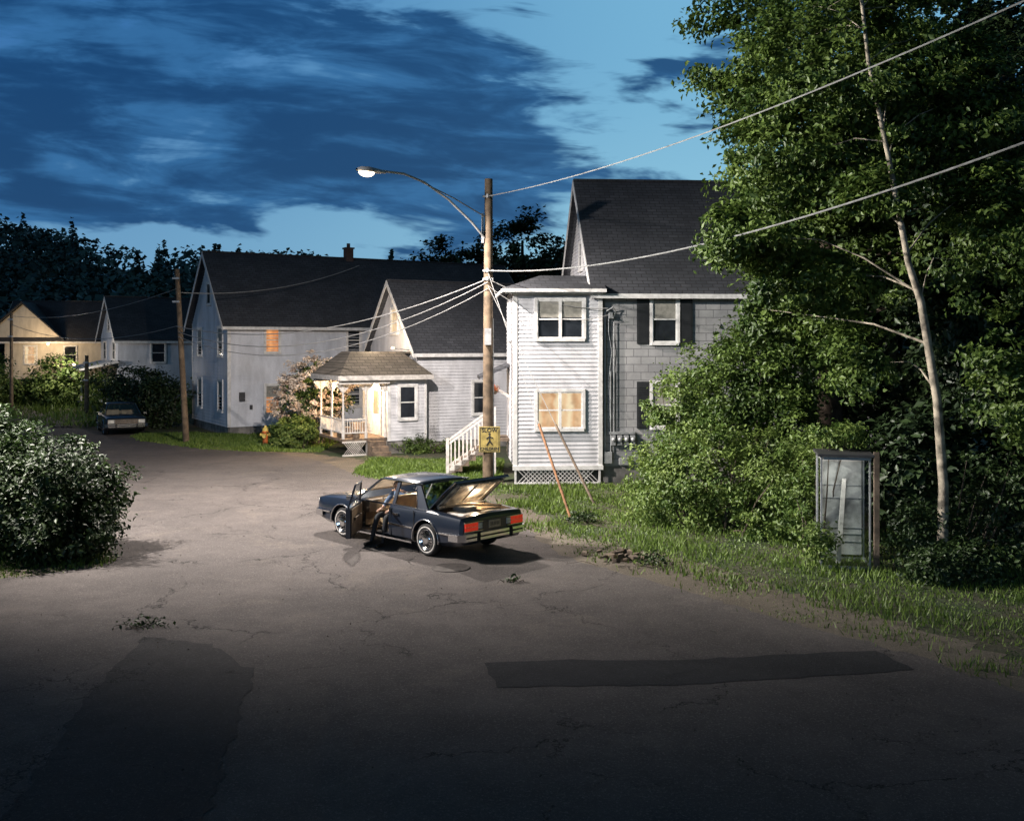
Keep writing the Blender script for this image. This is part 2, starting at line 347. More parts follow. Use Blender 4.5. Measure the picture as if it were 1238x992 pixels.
tr=[(8.0,18.3,0),(7.98,18.2,1.6),(7.82,18.1,3.2),(7.5,18.05,5.0),(7.25,18.0,5.7),(6.85,17.9,7.6),(6.45,17.8,9.3),(6.2,17.8,11.5)]
tree('birch_tree',tr,[.105,.09,.08,.07,.06,.045,.036,.025],
  [(6.6,19.0,9.6,2.4,1.7,2.0,9),(5.5,19.6,8.0,1.4,1.3,1.1,4),(8.4,18.9,8.6,1.5,1.5,1.6,5),(4.8,20.0,6.4,1.0,1.2,.7,3),(8.9,18.3,6.2,.9,1.2,1.5,3.0),(6.0,20.2,5.5,1.5,1.2,.8,3),(9.3,18.0,3.6,.9,.9,1.6,2.4),(6.7,18.0,6.9,.7,.5,.6,.9),(7.0,19.5,3.9,1.0,.8,.8,1.5)],520,120,.34,.135,21,'leaf','bark',24,thin=.8)
tree('maple_tree',[(8.4,26,0),(8.4,26,4),(8.2,26,8),(8.0,26,12)],[.35,.3,.22,.12],
  [(8.6,25.5,10.5,3.3,2.8,3.4,10),(7.6,25.4,7.6,2.2,2.2,1.8,6),(7.3,24.6,4.8,1.9,1.8,1.4,5),(11,25,7,2.2,2.2,3.4,5),(6.4,25.4,12.2,2.1,2,2.2,5)],480,105,.44,.175,22,nbr=14)
tree('maple_tree',[(12.5,23,0),(12.5,23,5),(12.3,23,10)],[.35,.3,.2],
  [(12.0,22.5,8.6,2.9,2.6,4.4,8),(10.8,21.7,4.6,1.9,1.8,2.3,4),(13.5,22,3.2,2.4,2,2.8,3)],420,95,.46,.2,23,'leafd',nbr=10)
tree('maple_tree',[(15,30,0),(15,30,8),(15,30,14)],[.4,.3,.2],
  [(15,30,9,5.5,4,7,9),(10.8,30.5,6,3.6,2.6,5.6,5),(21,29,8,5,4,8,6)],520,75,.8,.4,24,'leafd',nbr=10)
def shrub(name,blobs,ncl,nlf,crad,size,seed,leaf='leaf',shell=.4):
    e=empty(name); P,O,C,t=crown(blobs,ncl,nlf,crad,seed,shell); P[:,2]=np.abs(P[:,2]-.02)+.02
    leafobj('leaves',P,size,M[leaf],e,seed,O,dens=t)
    mb=MB(); r=random.Random(seed); b0=blobs[0]
    for k in range(24):
        c=Vector(C[r.randrange(len(C))]); g=Vector((b0[0]+(c.x-b0[0])*.5,b0[1]+(c.y-b0[1])*.5,0)); mb.tube([g,g.lerp(c,.5)+Vector((r.uniform(-.1,.1),0,.1)),c],[.025,.017,.006],5)
    mb.build('stems',['barkd'],e); return e
shrub('bush',[(4.6,22.6,1.2,1.35,1.2,1.35,5),(3.4,23.2,1.0,.7,.8,1.1,2),(5.7,21.4,1.0,1.0,1.0,1.25,3),(4.4,24.4,2.6,1.2,1.2,1.3,4)],350,85,.28,.105,31,'leafb')
shrub('bush',[(6.0,24.2,3.2,1.7,1.3,1.5,5),(6.9,23.4,1.5,1.2,1.3,1.6,3)],300,85,.34,.12,32)
shrub('bush',[(6.1,19.9,1.3,.45,.5,1.3,3),(6.35,19.2,2.45,.6,.5,.28,1.2),(5.75,18.6,.6,.25,.3,.5,1)],100,60,.2,.09,43,'leafb')
shrub('bush',[(7.9,18.6,.6,.8,.6,.75,3),(7.4,17.3,.3,.5,.4,.35,1.0),(8.4,17.6,.3,.9,.6,.4,2),(9.8,19.2,1.1,1.4,1.0,1.4,3)],200,60,.24,.1,33,'leafm')
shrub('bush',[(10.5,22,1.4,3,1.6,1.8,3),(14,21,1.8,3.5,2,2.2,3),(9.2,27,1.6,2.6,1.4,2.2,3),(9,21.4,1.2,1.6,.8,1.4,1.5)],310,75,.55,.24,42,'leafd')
shrub('bush',[(-9.6,19.9,1.1,1.7,1.35,1.3,5),(-9.0,19.3,.55,1.2,.95,.6,3),(-11.2,20.6,1.6,1.6,1.5,1.45,4),(-8.7,20.2,.9,.7,.8,.8,2)],400,85,.3,.12,34,'leafm')
shrub('bush',[(-8.8,40,.66,.88,.8,.62,1)],150,100,.18,.09,35,'leafb',shell=.2)
e=shrub('flowering_shrub',[(-8.1,41.6,2.3,1.35,1.1,1.15,4),(-8.9,41.8,1.7,1.0,.8,1.0,2)],190,60,.3,.12,36,'leaf')
P,O,C,t=crown([(-8.1,41.4,2.5,1.5,1.2,1.25,4),(-9.1,41.5,1.9,1.1,.9,1.0,2.5)],290,38,.18,37,.15); leafobj('blossoms',P,.13,M['flower'],e,37,O,dens=t)
shrub('bush',[(-3.6,38.1,.3,1.0,.4,.35,3),(-2.2,38.6,.25,.9,.4,.3,2)],60,70,.2,.08,38,'leaf')
shrub('bush',[(-17.9,50,1.4,1.4,1.4,1.5,3),(-20,52,1.5,2.0,1.6,1.7,3)],150,70,.5,.18,39,'leafd')
shrub('hedge',[(-27.5,60,1.8,2.8,1.4,1.6,3),(-31.5,60,1.5,2.4,1.4,1.6,3),(-24,58,1.3,1.5,1.2,1.3,1)],200,70,.5,.22,40,'leafb')
shrub('hedge',[(-34,54,1.3,3.6,2,1.7,3),(-38,66,3,4,2.5,2.4,3),(-30,52,.9,2,1.6,1.0,1)],200,70,.6,.24,41,'leaf')
for i,(x,y,h,rr) in enumerate([(-4.5,74,12.6,3.6),(.8,76,14.4,4.2),(5.6,80,12.5,4),(12,74,11,4),(-12,86,11,3.8)]):
    z=float(hgt(x,y))
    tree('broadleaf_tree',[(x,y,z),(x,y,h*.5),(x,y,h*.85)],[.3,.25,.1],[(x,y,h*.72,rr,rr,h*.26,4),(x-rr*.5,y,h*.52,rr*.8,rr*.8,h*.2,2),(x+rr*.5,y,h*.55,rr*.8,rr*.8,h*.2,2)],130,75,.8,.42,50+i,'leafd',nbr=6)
r=np.random.default_rng(5); PP=[];OO=[];TT=[]
n=620; hx=r.uniform(-190,90,n); hy=r.uniform(106,205,n)
hx[:90]=r.uniform(-60,30,90); hy[:90]=r.uniform(98,112,90)
hz_=hgt(hx,hy)
for k in range(n):
    ht=r.uniform(5,8); con=r.random()<.2; m_=130
    if con:
        q=r.random(m_)**.6; th=r.uniform(0,6.28,m_); rad=q*ht*.24*(.7+.3*r.random(m_)); p=np.stack([hx[k]+rad*np.cos(th),hy[k]+rad*np.sin(th),hz_[k]+ht*1.15*(1-q)],1)
    else:
        d=r.normal(size=(m_,3)); d/=np.linalg.norm(d,axis=1)[:,None]; d*=r.random((m_,1))**.3*(1+.08*r.normal(size=(m_,1))); p=np.array([hx[k],hy[k],hz_[k]+ht*.5])+d*np.array([ht*.62,ht*.55,ht*.45])
    PP.append(p); o=p-np.array([hx[k],hy[k],hz_[k]+ht*.5]); OO.append(o/np.linalg.norm(o,axis=1)[:,None]); TT.append(np.full(m_,r.random()))
leafobj('distant_trees',np.concatenate(PP),1.05,M['hill'],None,6,np.concatenate(OO),aspect=.9,dens=np.concatenate(TT))

def grass(name,x0,x1,y0,y1,n,h,seed,cond=None):
    r=np.random.default_rng(seed); x=r.uniform(x0,x1,n); y=r.uniform(y0,y1,n); k=np.ones(n,bool)
    jx=r.normal(size=n)*.12; jy=r.normal(size=n)*.12
    k&=~inpoly(x+jx,y+jy,ROAD)
    if cond is not None: k&=cond(x,y,r)
    x=x[k];y=y[k];n=len(x); z=hgt(x,y)
    hh=h*r.uniform(.4,1.4,n)*(1+.7*np.sin(x*1.9+y)*np.sin(y*1.3)); a=r.uniform(0,6.28,n); w_=.012+.006*r.random(n); w_=w_*(y/20)
    dx=np.cos(a)*w_; dy=np.sin(a)*w_; lx=r.normal(size=n)*hh*.35; ly=r.normal(size=n)*hh*.35
    V=np.stack([np.stack([x-dx,y-dy,z],1),np.stack([x+dx,y+dy,z],1),np.stack([x+lx,y+ly,z+hh],1)],1).reshape(-1,3)
    me=bpy.data.meshes.new(name); me.vertices.add(3*n); me.vertices.foreach_set('co',V.ravel()); me.loops.add(3*n); me.loops.foreach_set('vertex_index',np.arange(3*n,dtype=np.int32)); me.polygons.add(n)
    me.polygons.foreach_set('loop_start',np.arange(0,3*n,3,dtype=np.int32)); me.polygons.foreach_set('loop_total',np.full(n,3,dtype=np.int32)); me.update(calc_edges=True)
    at=me.attributes.new('leafv','FLOAT','POINT'); at.data.foreach_set('value',np.repeat(r.random(n),3).astype(np.float32)); me.materials.append(M['grass'])
    o=bpy.data.objects.new(name,me); COL.objects.link(o); return o
edge=np.array([(9.0,8.6),(6.14,11.8),(5.42,13.4),(4.6,14.35),(3.71,15.7),(2.86,16.9),(1.86,18.3),(1.0,19.6),(.56,21.4),(.02,24),(-.9,27.0),(-2.2,29.3)])
def vergecond(x,y,r):
    d=np.min(np.hypot(x[:,None]-edge[None,:,0],y[:,None]-edge[None,:,1]),axis=1)
    patch=.5+.5*np.sin(x*2.3+np.sin(y*1.7)*1.5)*np.sin(y*1.9+x)
    return (d+r.normal(size=len(x))*.3>.5+1.0*patch)|(r.random(len(x))<.05)
grass('verge_grass',-2,13,9,29.6,90000,.09,1,cond=vergecond)
grass('lawn_grass',-17.5,-7.5,38.5,46.5,36000,.10,2,cond=lambda x,y,r:(y-38.6>(-(x+9.3))*.13))
grass('lawn_grass',-5.2,-.3,29.6,36,20000,.10,3)
grass('lawn_grass',-14,-7.6,17.2,24,15000,.11,4)
grass('lawn_grass',-60,-18,50,72,26000,.3,5)

# ------------------------------------------------------------------ houses helpers
def lap(mb,axis,plane,fn,z0,z1,mi=0,step=.125,sgn=-1,out=.024):
    n=int(round((z1-z0)/step)); step=(z1-z0)/n
    for k in range(n):
        za=z0+k*step; zb=za+step; a0,a1=fn(za); b0,b1=fn(zb)
        po=plane+sgn*out; pi=plane+sgn*.003
        if axis=='y':
            mb.poly([(a0,po,za),(a1,po,za),(b1,pi,zb),(b0,pi,zb)],mi); mb.poly([(a0,po,za),(a1,po,za),(a1,plane,za),(a0,plane,za)],mi)
        else:
            mb.poly([(po,a0,za),(po,a1,za),(pi,b1,zb),(pi,b0,zb)],mi); mb.poly([(po,a0,za),(po,a1,za),(plane,a1,za),(plane,a0,za)],mi)
def win(parent,axis,plane,a0,a1,z0,z1,pane='glassd',shut=False,double=False,sgn=-1,name='window',blind=.0):
    mb=MB()
    def B(a,b,d0,d1,za,zb,mi):
        if axis=='y': mb.box(a,b,plane+sgn*d0,plane+sgn*d1,za,zb,mi)
        else: mb.box(plane+sgn*d0,plane+sgn*d1,a,b,za,zb,mi)
    t=.09; B(a0-t,a0,.0,.075,z0-t,z1+t,0); B(a1,a1+t,.0,.075,z0-t,z1+t,0); B(a0,a1,.0,.073,z1,z1+t,0); B(a0-.05,a1+.05,.0,.1,z0-t-.001,z0-.003,0)
    B(a0,a1,.024,.03,z0,z1,1)
    if blind: B(a0+.02,a1-.02,.031,.035,z1-(z1-z0)*blind,z1-.01,3)
    segs=[(a0,(a0+a1)/2),((a0+a1)/2,a1)] if double else [(a0,a1)]
    if double: B((a0+a1)/2-.045,(a0+a1)/2+.045,.03,.07,z0,z1,0)
    for s0,s1 in segs:
        zm=(z0+z1)/2; B(s0,s1,.036,.058,zm-.022,zm+.022,0)
        for q in (s0,s1-.035): B(q,q+.035,.036,.056,z0,z1,0)
        B(s0+.035,s1-.035,.036,.055,z0,z0+.04,0); B(s0+.035,s1-.035,.036,.055,z1-.04,z1,0)
    if shut:
        sw=(a1-a0)*.5
        for q in (a0-t-.02-sw,a1+t+.02):
            B(q,q+sw,.01,.05,z0-.05,z1+.06,2)
            n=int((z1-z0)/.07)
            for k in range(n): B(q+.05,q+sw-.05,.05,.062,z0+k*.07,z0+k*.07+.035,2)
    return mb.build(name,['trim',pane,'trimd','curt'],parent)
def groof(parent,x0,x1,y0,y1,ez,rz,ov=.3,mat='roof',th=.12,name='roof'):
    ym=(y0+y1)/2; sl=(rz-ez)/(ym-y0); mb=MB()
    A=(x0-ov,y0-ov,ez-ov*sl);B_=(x1+ov,y0-ov,ez-ov*sl);C_=(x1+ov,ym,rz);D=(x0-ov,ym,rz);E=(x0-ov,y1+ov,ez-ov*sl);F=(x1+ov,y1+ov,ez-ov*sl)
    mb.slab([A,B_,C_,D],(0,0,th)); mb.slab([D,C_,F,E],(0,0,th)); mb.box(x0-ov,x1+ov,ym-.09,ym+.09,rz+th-.03,rz+th+.025)
    o=mb.build(name,[mat],parent)
    mb=MB()
    for xx in (x0-ov-.03,x1+ov+.003):
        for P,Q in ((A,D),(E,D)):
            mb.slab([(xx,P[1],P[2]-.14),(xx,Q[1],Q[2]-.14),(xx,Q[1],Q[2]+.1),(xx,P[1],P[2]+.1)],(.027,0,0))
    mb.box(x0-ov,x1+ov,y0-ov-.03,y0-ov-.003,ez-ov*sl-.1,ez-ov*sl+.04); mb.build('fascia',['trim'],parent); return o
def core(parent,x0,x1,y0,y1,z0,ez,rz=None,mat='sid',name='walls_core'):
    mb=MB(); mb.box(x0,x1,y0,y1,z0,ez)
    if rz is not None:
        ym=(y0+y1)/2; mb.slab([(x0,y0,ez),(x0,y1,ez),(x0,ym,rz)],(x1-x0,0,0))
    return mb.build(name,[mat],parent)
def gfn(y0,y1,ez,rz):
    ym=(y0+y1)/2
    def f(z):
        t=min(1,max(0,(z-ez)/(rz-ez))); return (y0+(ym-y0)*t,y1-(y1-ym)*t)
    return f

# --- House A
A=empty('white_house',(.07,29.7,0),4)
core(A,0,2.62,0,3.3,.55,5.85,name='porch_core'); core(A,2.62,12,.15,7.8,.5,6.0,9.75,'shake','main_core')
mb=MB(); lap(mb,'y',0,lambda z:(0,2.62),.55,5.8); lap(mb,'x',0,lambda z:(0,3.3),.55,5.8)
lap(mb,'x',2.62,lambda z:(3.3,7.8),.5,6.0); lap(mb,'x',2.62,gfn(.15,7.8,6.0,9.75),6.0,9.7); mb.build('clapboards',['sid'],A)
mb=MB(); mb.box(-.04,.09,-.033,.1,.55,5.74); mb.box(2.55,2.68,-.035,.12,.55,5.74); mb.box(-.05,2.7,-.06,.0,.42,.55); mb.box(-.28,2.66,-.3,-.05,5.74,5.8); mb.box(2.7,12,.1,.149,5.75,6.0)
mb.build('corner_boards',['trim'],A)
mb=MB(); mb.slab([(-.35,-.35,5.8),(2.75,-.35,5.8),(2.75,1.2,6.28),(.9,1.2,6.28)],(0,0,.1)); mb.slab([(-.35,-.35,5.8),(.9,1.2,6.28),(.9,2.4,6.28),(-.35,3.6,5.8)],(0,0,.1)); mb.slab([(.9,1.2,6.28),(2.75,1.2,6.28),(2.75,2.4,6.28),(.9,2.4,6.28)],(0,0,.09)); mb.slab([(-.35,3.6,5.8),(.9,2.4,6.28),(2.75,2.4,6.28),(2.75,3.6,5.8)],(0,0,.1))
mb.build('porch_roof',['roof'],A)
mb=MB(); mb.box(-.37,2.75,-.39,-.355,5.78,5.88); mb.box(-.39,-.355,-.35,3.6,5.78,5.88); mb.build('gutter',['trim'],A)
groof(A,2.62,12,.15,7.8,6.0,9.75,.3)
mb=MB(); mb.box(2.66,12,.17,.3,0,.5); mb.box(.05,2.6,.15,.2,0,.5); mb.build('foundation',['found'],A)
mb=MB()
for k in range(-4,25):
    for sg in (1,-1):
        xa=.1+k*.13; xb=xa+sg*.42; za,zb=.04,.46
        if min(xa,xb)<.02 or max(xa,xb)>2.58: continue
        y_=-.02 if sg>0 else -.035
        mb.slab([(xa-.014,y_,za),(xa+.014,y_,za),(xb+.014,y_,zb),(xb-.014,y_,zb)],(0,.01,0))
mb.box(0,2.62,-.05,-.005,0,.05); mb.box(0,.06,-.045,-.005,.05,.42); mb.box(2.56,2.62,-.045,-.005,.05,.42); mb.build('lattice',['trim'],A)
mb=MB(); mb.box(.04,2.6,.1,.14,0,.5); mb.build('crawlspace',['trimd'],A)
win(A,'y',0,.7,2.08,4.4,5.55,double=True,blind=.45); win(A,'y',0,.7,2.06,1.68,2.78,'warm',double=True)
win(A,'y',.15,4.25,5.0,4.28,5.68,shut=True,blind=.5); win(A,'y',.15,4.25,5.0,1.7,3.02,shut=True,blind=.6); win(A,'y',.15,8.0,8.8,4.28,5.68,shut=True)
win(A,'x',0,1.2,1.9,4.4,5.5); win(A,'x',2.62,3.7,4.3,6.8,7.7)
mb=MB()
for x,z0,z1,rr in ((2.78,.9,5.2,.03),(2.95,.9,3.4,.02),(3.05,1.1,4.9,.015)): mb.tube([(x,.07,z0),(x,.07,z1)],rr,8)
mb.tube([(2.78,.07,5.2),(3.0,-.05,5.35),(3.1,.05,5.2),(3.0,-.02,5.0)],.02,6)
mb.tube([(2.9,.08,5.3),(2.88,.05,4.6),(2.98,.06,4.0),(2.9,.08,3.2),(2.95,.08,1.5)],.012,5); mb.box(2.9,3.0,.0,.14,5.0,5.2)
mb.box(2.9,3.7,.03,.145,1.48,1.56)
for k in range(4): mb.box(2.95+k*.2,3.09+k*.2,-.02,.13,1.15,1.45); mb.lathe([(.065,0),(.065,-.07),(.03,-.1),(0,-.1)],(3.02+k*.2,-.02,1.33),'y',14)
mb.box(2.75,2.98,0,.14,.6,.95); mb.box(3.2,3.5,.0,.14,.55,.75); mb.build('electric_meters',['metal'],A,False,.006)
mb=MB()
for k in range(7): mb.box(-2.0+k*.22,-1.75+k*.22,2.0,3.2,0 if k==0 else .17*k-.03,.17*(k+1),1)
mb.box(-.5,-.03,2.0,3.2,1.1,1.2,1); 
for yy in (2.0,3.2):
    mb.slab([(-2.02,yy,.95),(-.5,yy,2.05),(-.5,yy,2.13),(-2.02,yy,1.03)],(0,.06,0)); mb.slab([(-2.0,yy,.0),(-.5,yy,1.05),(-.5,yy,1.2),(-2.0,yy,.2)],(0,.05,0))
    mb.box(-2.05,-1.95,yy-.02,yy+.08,0,1.1); mb.box(-.55,-.45,yy-.02,yy+.08,0,2.2)
    for k in range(11): x=-1.9+k*.13; z=.1+.7*(x+2); mb.box(x,x+.035,yy+.01,yy+.045,z,z+.85)
mb.slab([(-1.0,1.7,3.1),(-.03,1.7,3.5),(-.03,3.4,3.5),(-1.0,3.4,3.1)],(0,0,.1),2); mb.slab([(-.9,1.75,3.05),(-.03,1.75,2.5),(-.03,1.75,2.6),(-.9,1.75,3.12)],(0,.06,0))
mb.build('side_stairs',['woodw','wood','roof'],A)
mb=MB(); mb.lathe([(.0,-.14),(.1,-.12),(.16,0),(.16,.02)],(-.55,1.72,2.75),'z',14); mb.tube([(-.55,1.72,2.75),(-.55,1.72,3.1)],.008,5); mb.build('hanging_basket',['wood'],A)
P,O,C,t=crown([(-.55,1.72,2.82,.22,.22,.13,1)],10,40,.1,77); leafobj('basket_flowers',P,.06,leafmat('red_flower',(.05,.1,.02),(.6,.12,.05)),A,77)

# --- House B (cottage)
B=empty('small_cottage',(-6.3,37.05,0),28)
core(B,3.17,9.6,.51,5.9,.35,4.1,6.8,'sid'); gf=gfn(.51,5.9,4.1,6.8)
mb=MB(); lap(mb,'y',.51,lambda z:(3.17,9.6),.35,4.0,out=.03); lap(mb,'x',3.17,lambda z:(.51,5.9),.35,4.1); lap(mb,'x',3.17,gf,4.1,6.75); mb.build('clapboards',['sid'],B)
groof(B,3.17,9.6,.51,5.9,4.1,6.8,.28)
core(B,1.75,3.16,0,2.9,.5,2.95,name='entry_core',mat='sid'); mb=MB(); lap(mb,'y',0,lambda z:(1.75,3.3),.5,2.9); lap(mb,'x',1.75,lambda z:(0,2.9),.5,2.9); mb.box(1.7,1.82,-.035,.06,.5,2.9,1); mb.box(3.24,3.33,-.035,.06,.5,2.9,1); mb.box(3.16,3.3,0,.5,.5,2.95); mb.build('entry_clapboards',['sid','trim'],B)
mb=MB(); mb.slab([(-.3,-.3,2.95),(3.5,-.3,2.95),(2.7,1.1,3.85),(.6,1.1,3.85)],(0,0,.09)); mb.slab([(-.3,-.3,2.95),(.6,1.1,3.85),(.6,2.2,3.85),(-.3,3.3,2.95)],(0,0,.09)); mb.slab([(3.5,-.3,2.95),(3.5,.5,2.95),(2.7,1.1,3.85)],(0,0,.09)); mb.slab([(.6,1.1,3.85),(3.16,1.1,3.85),(3.16,2.2,3.85),(.6,2.2,3.85)],(0,0,.08)); mb.build('porch_roof',['roof2'],B)
mb=MB(); mb.box(-.32,3.5,-.34,-.303,2.86,3.04); mb.box(-.34,-.303,-.3,3.3,2.86,3.04); mb.box(-.28,1.74,-.2,-.1,2.72,2.9)
mb.box(-.1,1.75,0,2.9,.55,.65,1); mb.box(-.25,3.1,-.25,2.9,2.9,2.93)
for x,y in ((-.05,.02),(.85,.02),(-.05,1.4),(-.05,2.8),(1.62,-.0)):
    mb.tube([(x,y,.65),(x,y,.9),(x,y,1.0),(x,y,2.4),(x,y,2.72)],[.06,.06,.045,.04,.06],8)
    for s in (-1,1): mb.slab([(x,y-.01,2.35),(x+s*.3,y-.01,2.7),(x+s*.3,y-.01,2.75),(x,y-.01,2.75)],(0,.03,0))
for z in (.85,1.35): mb.box(-.05,.85,0,.04,z,z+.05); mb.box(-.07,-.03,0,2.8,z,z+.05)
for k in range(9): mb.box(-.0+k*.1,.03+k*.1,.005,.035,.9,1.35)
for k in range(24): mb.box(-.065,-.035,.1+k*.115,.13+k*.115,.9,1.35)
for k in range(3): mb.box(.9,1.55,-.28*(3-k),-.28*(2-k),0,.18*(k+1),1)
for k in range(-5,20):
    for sg in (1,-1):
        xa=-.05+k*.08; xb=xa+sg*.4
        if min(xa,xb)<-.1 or max(xa,xb)>.85: continue
        mb.slab([(xa-.01,-.01-(sg*.004),.05),(xa+.01,-.01-(sg*.004),.05),(xb+.01,-.01-(sg*.004),.52),(xb-.01,-.01-(sg*.004),.52)],(0,.003,0))
mb.box(-.1,.85,-.02,.0,0,.06); mb.box(-.1,.85,-.02,.0,.5,.56); mb.build('porch',['woodw','wood'],B)
mb=MB(); mb.box(1.68,1.72,.7,1.6,.66,2.65,0); mb.box(1.665,1.68,.85,1.45,1.5,2.4,1); mb.build('front_door',['trim','warm'],B)
win(B,'y',0,2.2,2.85,1.35,2.6); win(B,'x',3.17,2.6,3.3,4.7,5.7,'warm'); win(B,'y',.51,5.6,6.4,1.4,2.7)
mb=MB(); mb.box(1.75,3.3,.02,.1,0,.5); mb.box(3.3,9.6,.53,.6,0,.35); mb.box(.86,1.74,.05,.1,0,.55); mb.build('foundation',['found'],B)
mb=MB(); mb.lathe([(0,0),(.09,-.02),(.1,-.1),(.05,-.16),(0,-.17)],(.9,1.1,2.9),'z',14); mb.build('added_porch_lamp',['bulb'],B)
light('added_porch_light',(.9,1.1,2.55),520,(1,.70,.40),.12,B)
mb=MB(); mb.box(-.02,.5,.5,.9,.66,1.05); mb.box(.1,.16,1.9,2.5,.66,1.3); mb.tube([(.5,.15,.66),(.5,.15,1.0)],.14,10); mb.box(1.0,1.5,1.9,2.3,.66,1.1); mb.build('porch_chair',['wood'],B,False,.02)
mb=MB(); mb.tube([(3.1,1.2,4.0),(2.4,1.1,4.05)],.02,6); mb.lathe([(0,.06),(.06,.04),(.07,-.02),(0,-.04)],(2.35,1.1,4.07),'z',12,1); mb.build('added_gable_lamp',['metal','bulb'],B)  # added fixture above the porch roof, for the glow on the gable
light('added_gable_light',(1.6,1.6,4.4),190,(1,.75,.48),.08,B)  # added fill that brightens the gable wall

# --- House C
C_=empty('clapboard_house',(-13.1,45.4,0),31.5)
core(C_,0,16.5,0,6.6,.4,5.35,8.66,'sidC'); mb=MB(); lap(mb,'y',0,lambda z:(0,16.5),.4,5.3,step=.15,out=.034); lap(mb,'x',0,lambda z:(0,6.6),.4,5.35,step=.15,out=.034); lap(mb,'x',0,gfn(0,6.6,5.35,8.66),5.35,8.6,step=.15); mb.build('clapboards',['sidC'],C_)
mb=MB(); mb.box(-.035,.12,-.035,.05,.4,5.0); mb.box(-.035,.05,6.5,6.63,.4,5.3); mb.box(.13,16.5,-.04,-.003,5.12,5.3); mb.box(-.3,.0,-.28,.4,5.02,5.12); mb.build('corner_boards',['trim'],C_)
groof(C_,0,16.5,0,6.6,5.35,8.66,.35)
mb=MB(); mb.box(.01,16.4,.02,.1,0,.4); mb.box(.02,.1,.02,6.5,0,.4); mb.build('foundation',['found'],C_)
win(C_,'y',0,1.75,2.4,3.85,5.0,'orange'); win(C_,'y',0,1.75,2.4,.98,2.3,'orange',blind=.42); win(C_,'y',0,5.85,6.5,3.85,5.0); win(C_,'y',0,5.85,6.5,1.2,2.4); win(C_,'y',0,9.5,10.2,3.85,5.0)
for yy in (.8,4.6):
    win(C_,'x',0,yy,yy+.75,3.7,5.0,blind=.6); win(C_,'x',0,yy,yy+.75,1.1,2.5,blind=.5)
win(C_,'x',0,2.95,3.6,6.2,7.2)
mb=MB(); mb.box(7.05,7.45,3.1,3.5,8.3,9.25); mb.box(7.0,7.5,3.05,3.55,9.25,9.33); mb.tube([(7.25,3.3,9.33),(7.25,3.3,9.55)],.1,8); mb.build('chimney',[bricky('brick',(.1,.045,.035),(.13,.055,.04),(.12,.11,.1),.22,.075,'wall')],C_)
mb=MB(); mb.box(.5,.75,-.15,-.03,1.6,2.0); mb.box(1.0,1.12,-.1,-.03,1.2,1.4); mb.build('utility_box',['dmetal'],C_)

# --- Houses D, E far
z=float(hgt(-24,62)); D=empty('white_house',(-24.4,61,z-.1),34)
core(D,0,7.5,0,5,.3,4.2,6.7,'sidC'); mb=MB(); lap(mb,'x',0,lambda z:(0,5),.3,4.2,step=.16); lap(mb,'x',0,gfn(0,5,4.2,6.7),4.2,6.6,step=.16); lap(mb,'y',0,lambda z:(0,7.5),.3,4.15,step=.16); mb.build('clapboards',['sidC'],D)
groof(D,0,7.5,0,5,4.2,6.7,.3); win(D,'x',0,.7,1.4,2.8,3.9); win(D,'x',0,3.3,4,2.8,3.9); win(D,'y',0,2,2.8,2.6,3.8); win(D,'y',0,4.6,5.4,2.6,3.8); win(D,'x',0,2.2,2.8,4.6,5.4)
mb=MB(); mb.slab([(-2.4,-.3,2.1),(0,-.3,2.6),(0,4.5,2.6),(-2.4,4.5,2.1)],(0,0,.12)); 
for yy in (-.1,1.4,2.9,4.3): mb.box(-2.2,-2.1,yy,yy+.1,.0,2.15)
mb.box(-2.3,0,-.2,4.4,.2,.3); mb.build('porch',['trim'],D)
mb=MB(); mb.tube([(-2.4,-.2,2.3),(-2.6,-.5,2.5)],.02,5,0); mb.lathe([(0,.05),(.08,0),(.08,-.08),(0,-.1)],(-2.65,-.6,2.55),'z',10,1); mb.build('added_yard_lamp',['metal','bulb'],D)  # added lamp, put in to lift the porch end of this house
light('added_yard_light',(-3.4,-1.4,3.0),340,(1,.88,.74),.15,D)  # added fill for the far white house
z=float(hgt(-36,80)); E=empty('tan_house',(-40.2,78,z),8)
core(E,0,10,0,6,.0,3.3,6.2,'sidw'); mb=MB(); lap(mb,'y',0,lambda z:(0,10),0,3.2,step=.2); lap(mb,'x',0,gfn(0,6,3.3,6.2),3.3,6.1,step=.2); mb.build('clapboards',['sidw'],E)
groof(E,0,10,0,6,3.3,6.2,.4); win(E,'y',0,1.5,2.4,1.2,2.6,'warm'); win(E,'y',0,4.5,5.4,1.2,2.6); win(E,'y',0,7.4,8.3,1.2,2.6)
mb=MB(); mb.slab([(-1.5,-.2,3.3),(1.4,-.2,5.9),(4.2,-.2,3.3)],(0,.6,0)); mb.build('dormer_wall',['sidw'],E)
mb=MB(); mb.slab([(-1.9,-.5,3.0),(1.4,-.5,6.0),(1.4,2.5,6.0),(-1.9,2.5,3.0)],(0,0,.12)); mb.slab([(1.4,-.5,6.0),(4.6,-.5,3.0),(4.6,2.5,3.0),(1.4,2.5,6.0)],(0,0,.12)); mb.build('dormer_roof',['roof'],E)
mb=MB(); mb.lathe([(0,.05),(.1,0),(.1,-.1),(0,-.15)],(3.4,-.5,2.8),'z',10); mb.build('added_porch_lamp',['bulb'],E)  # added lamp, put in to warm the far tan house
light('added_porch_light',(3.6,-2.6,2.6),420,(1,.72,.42),.2,E)  # added warm fill on the tan house front

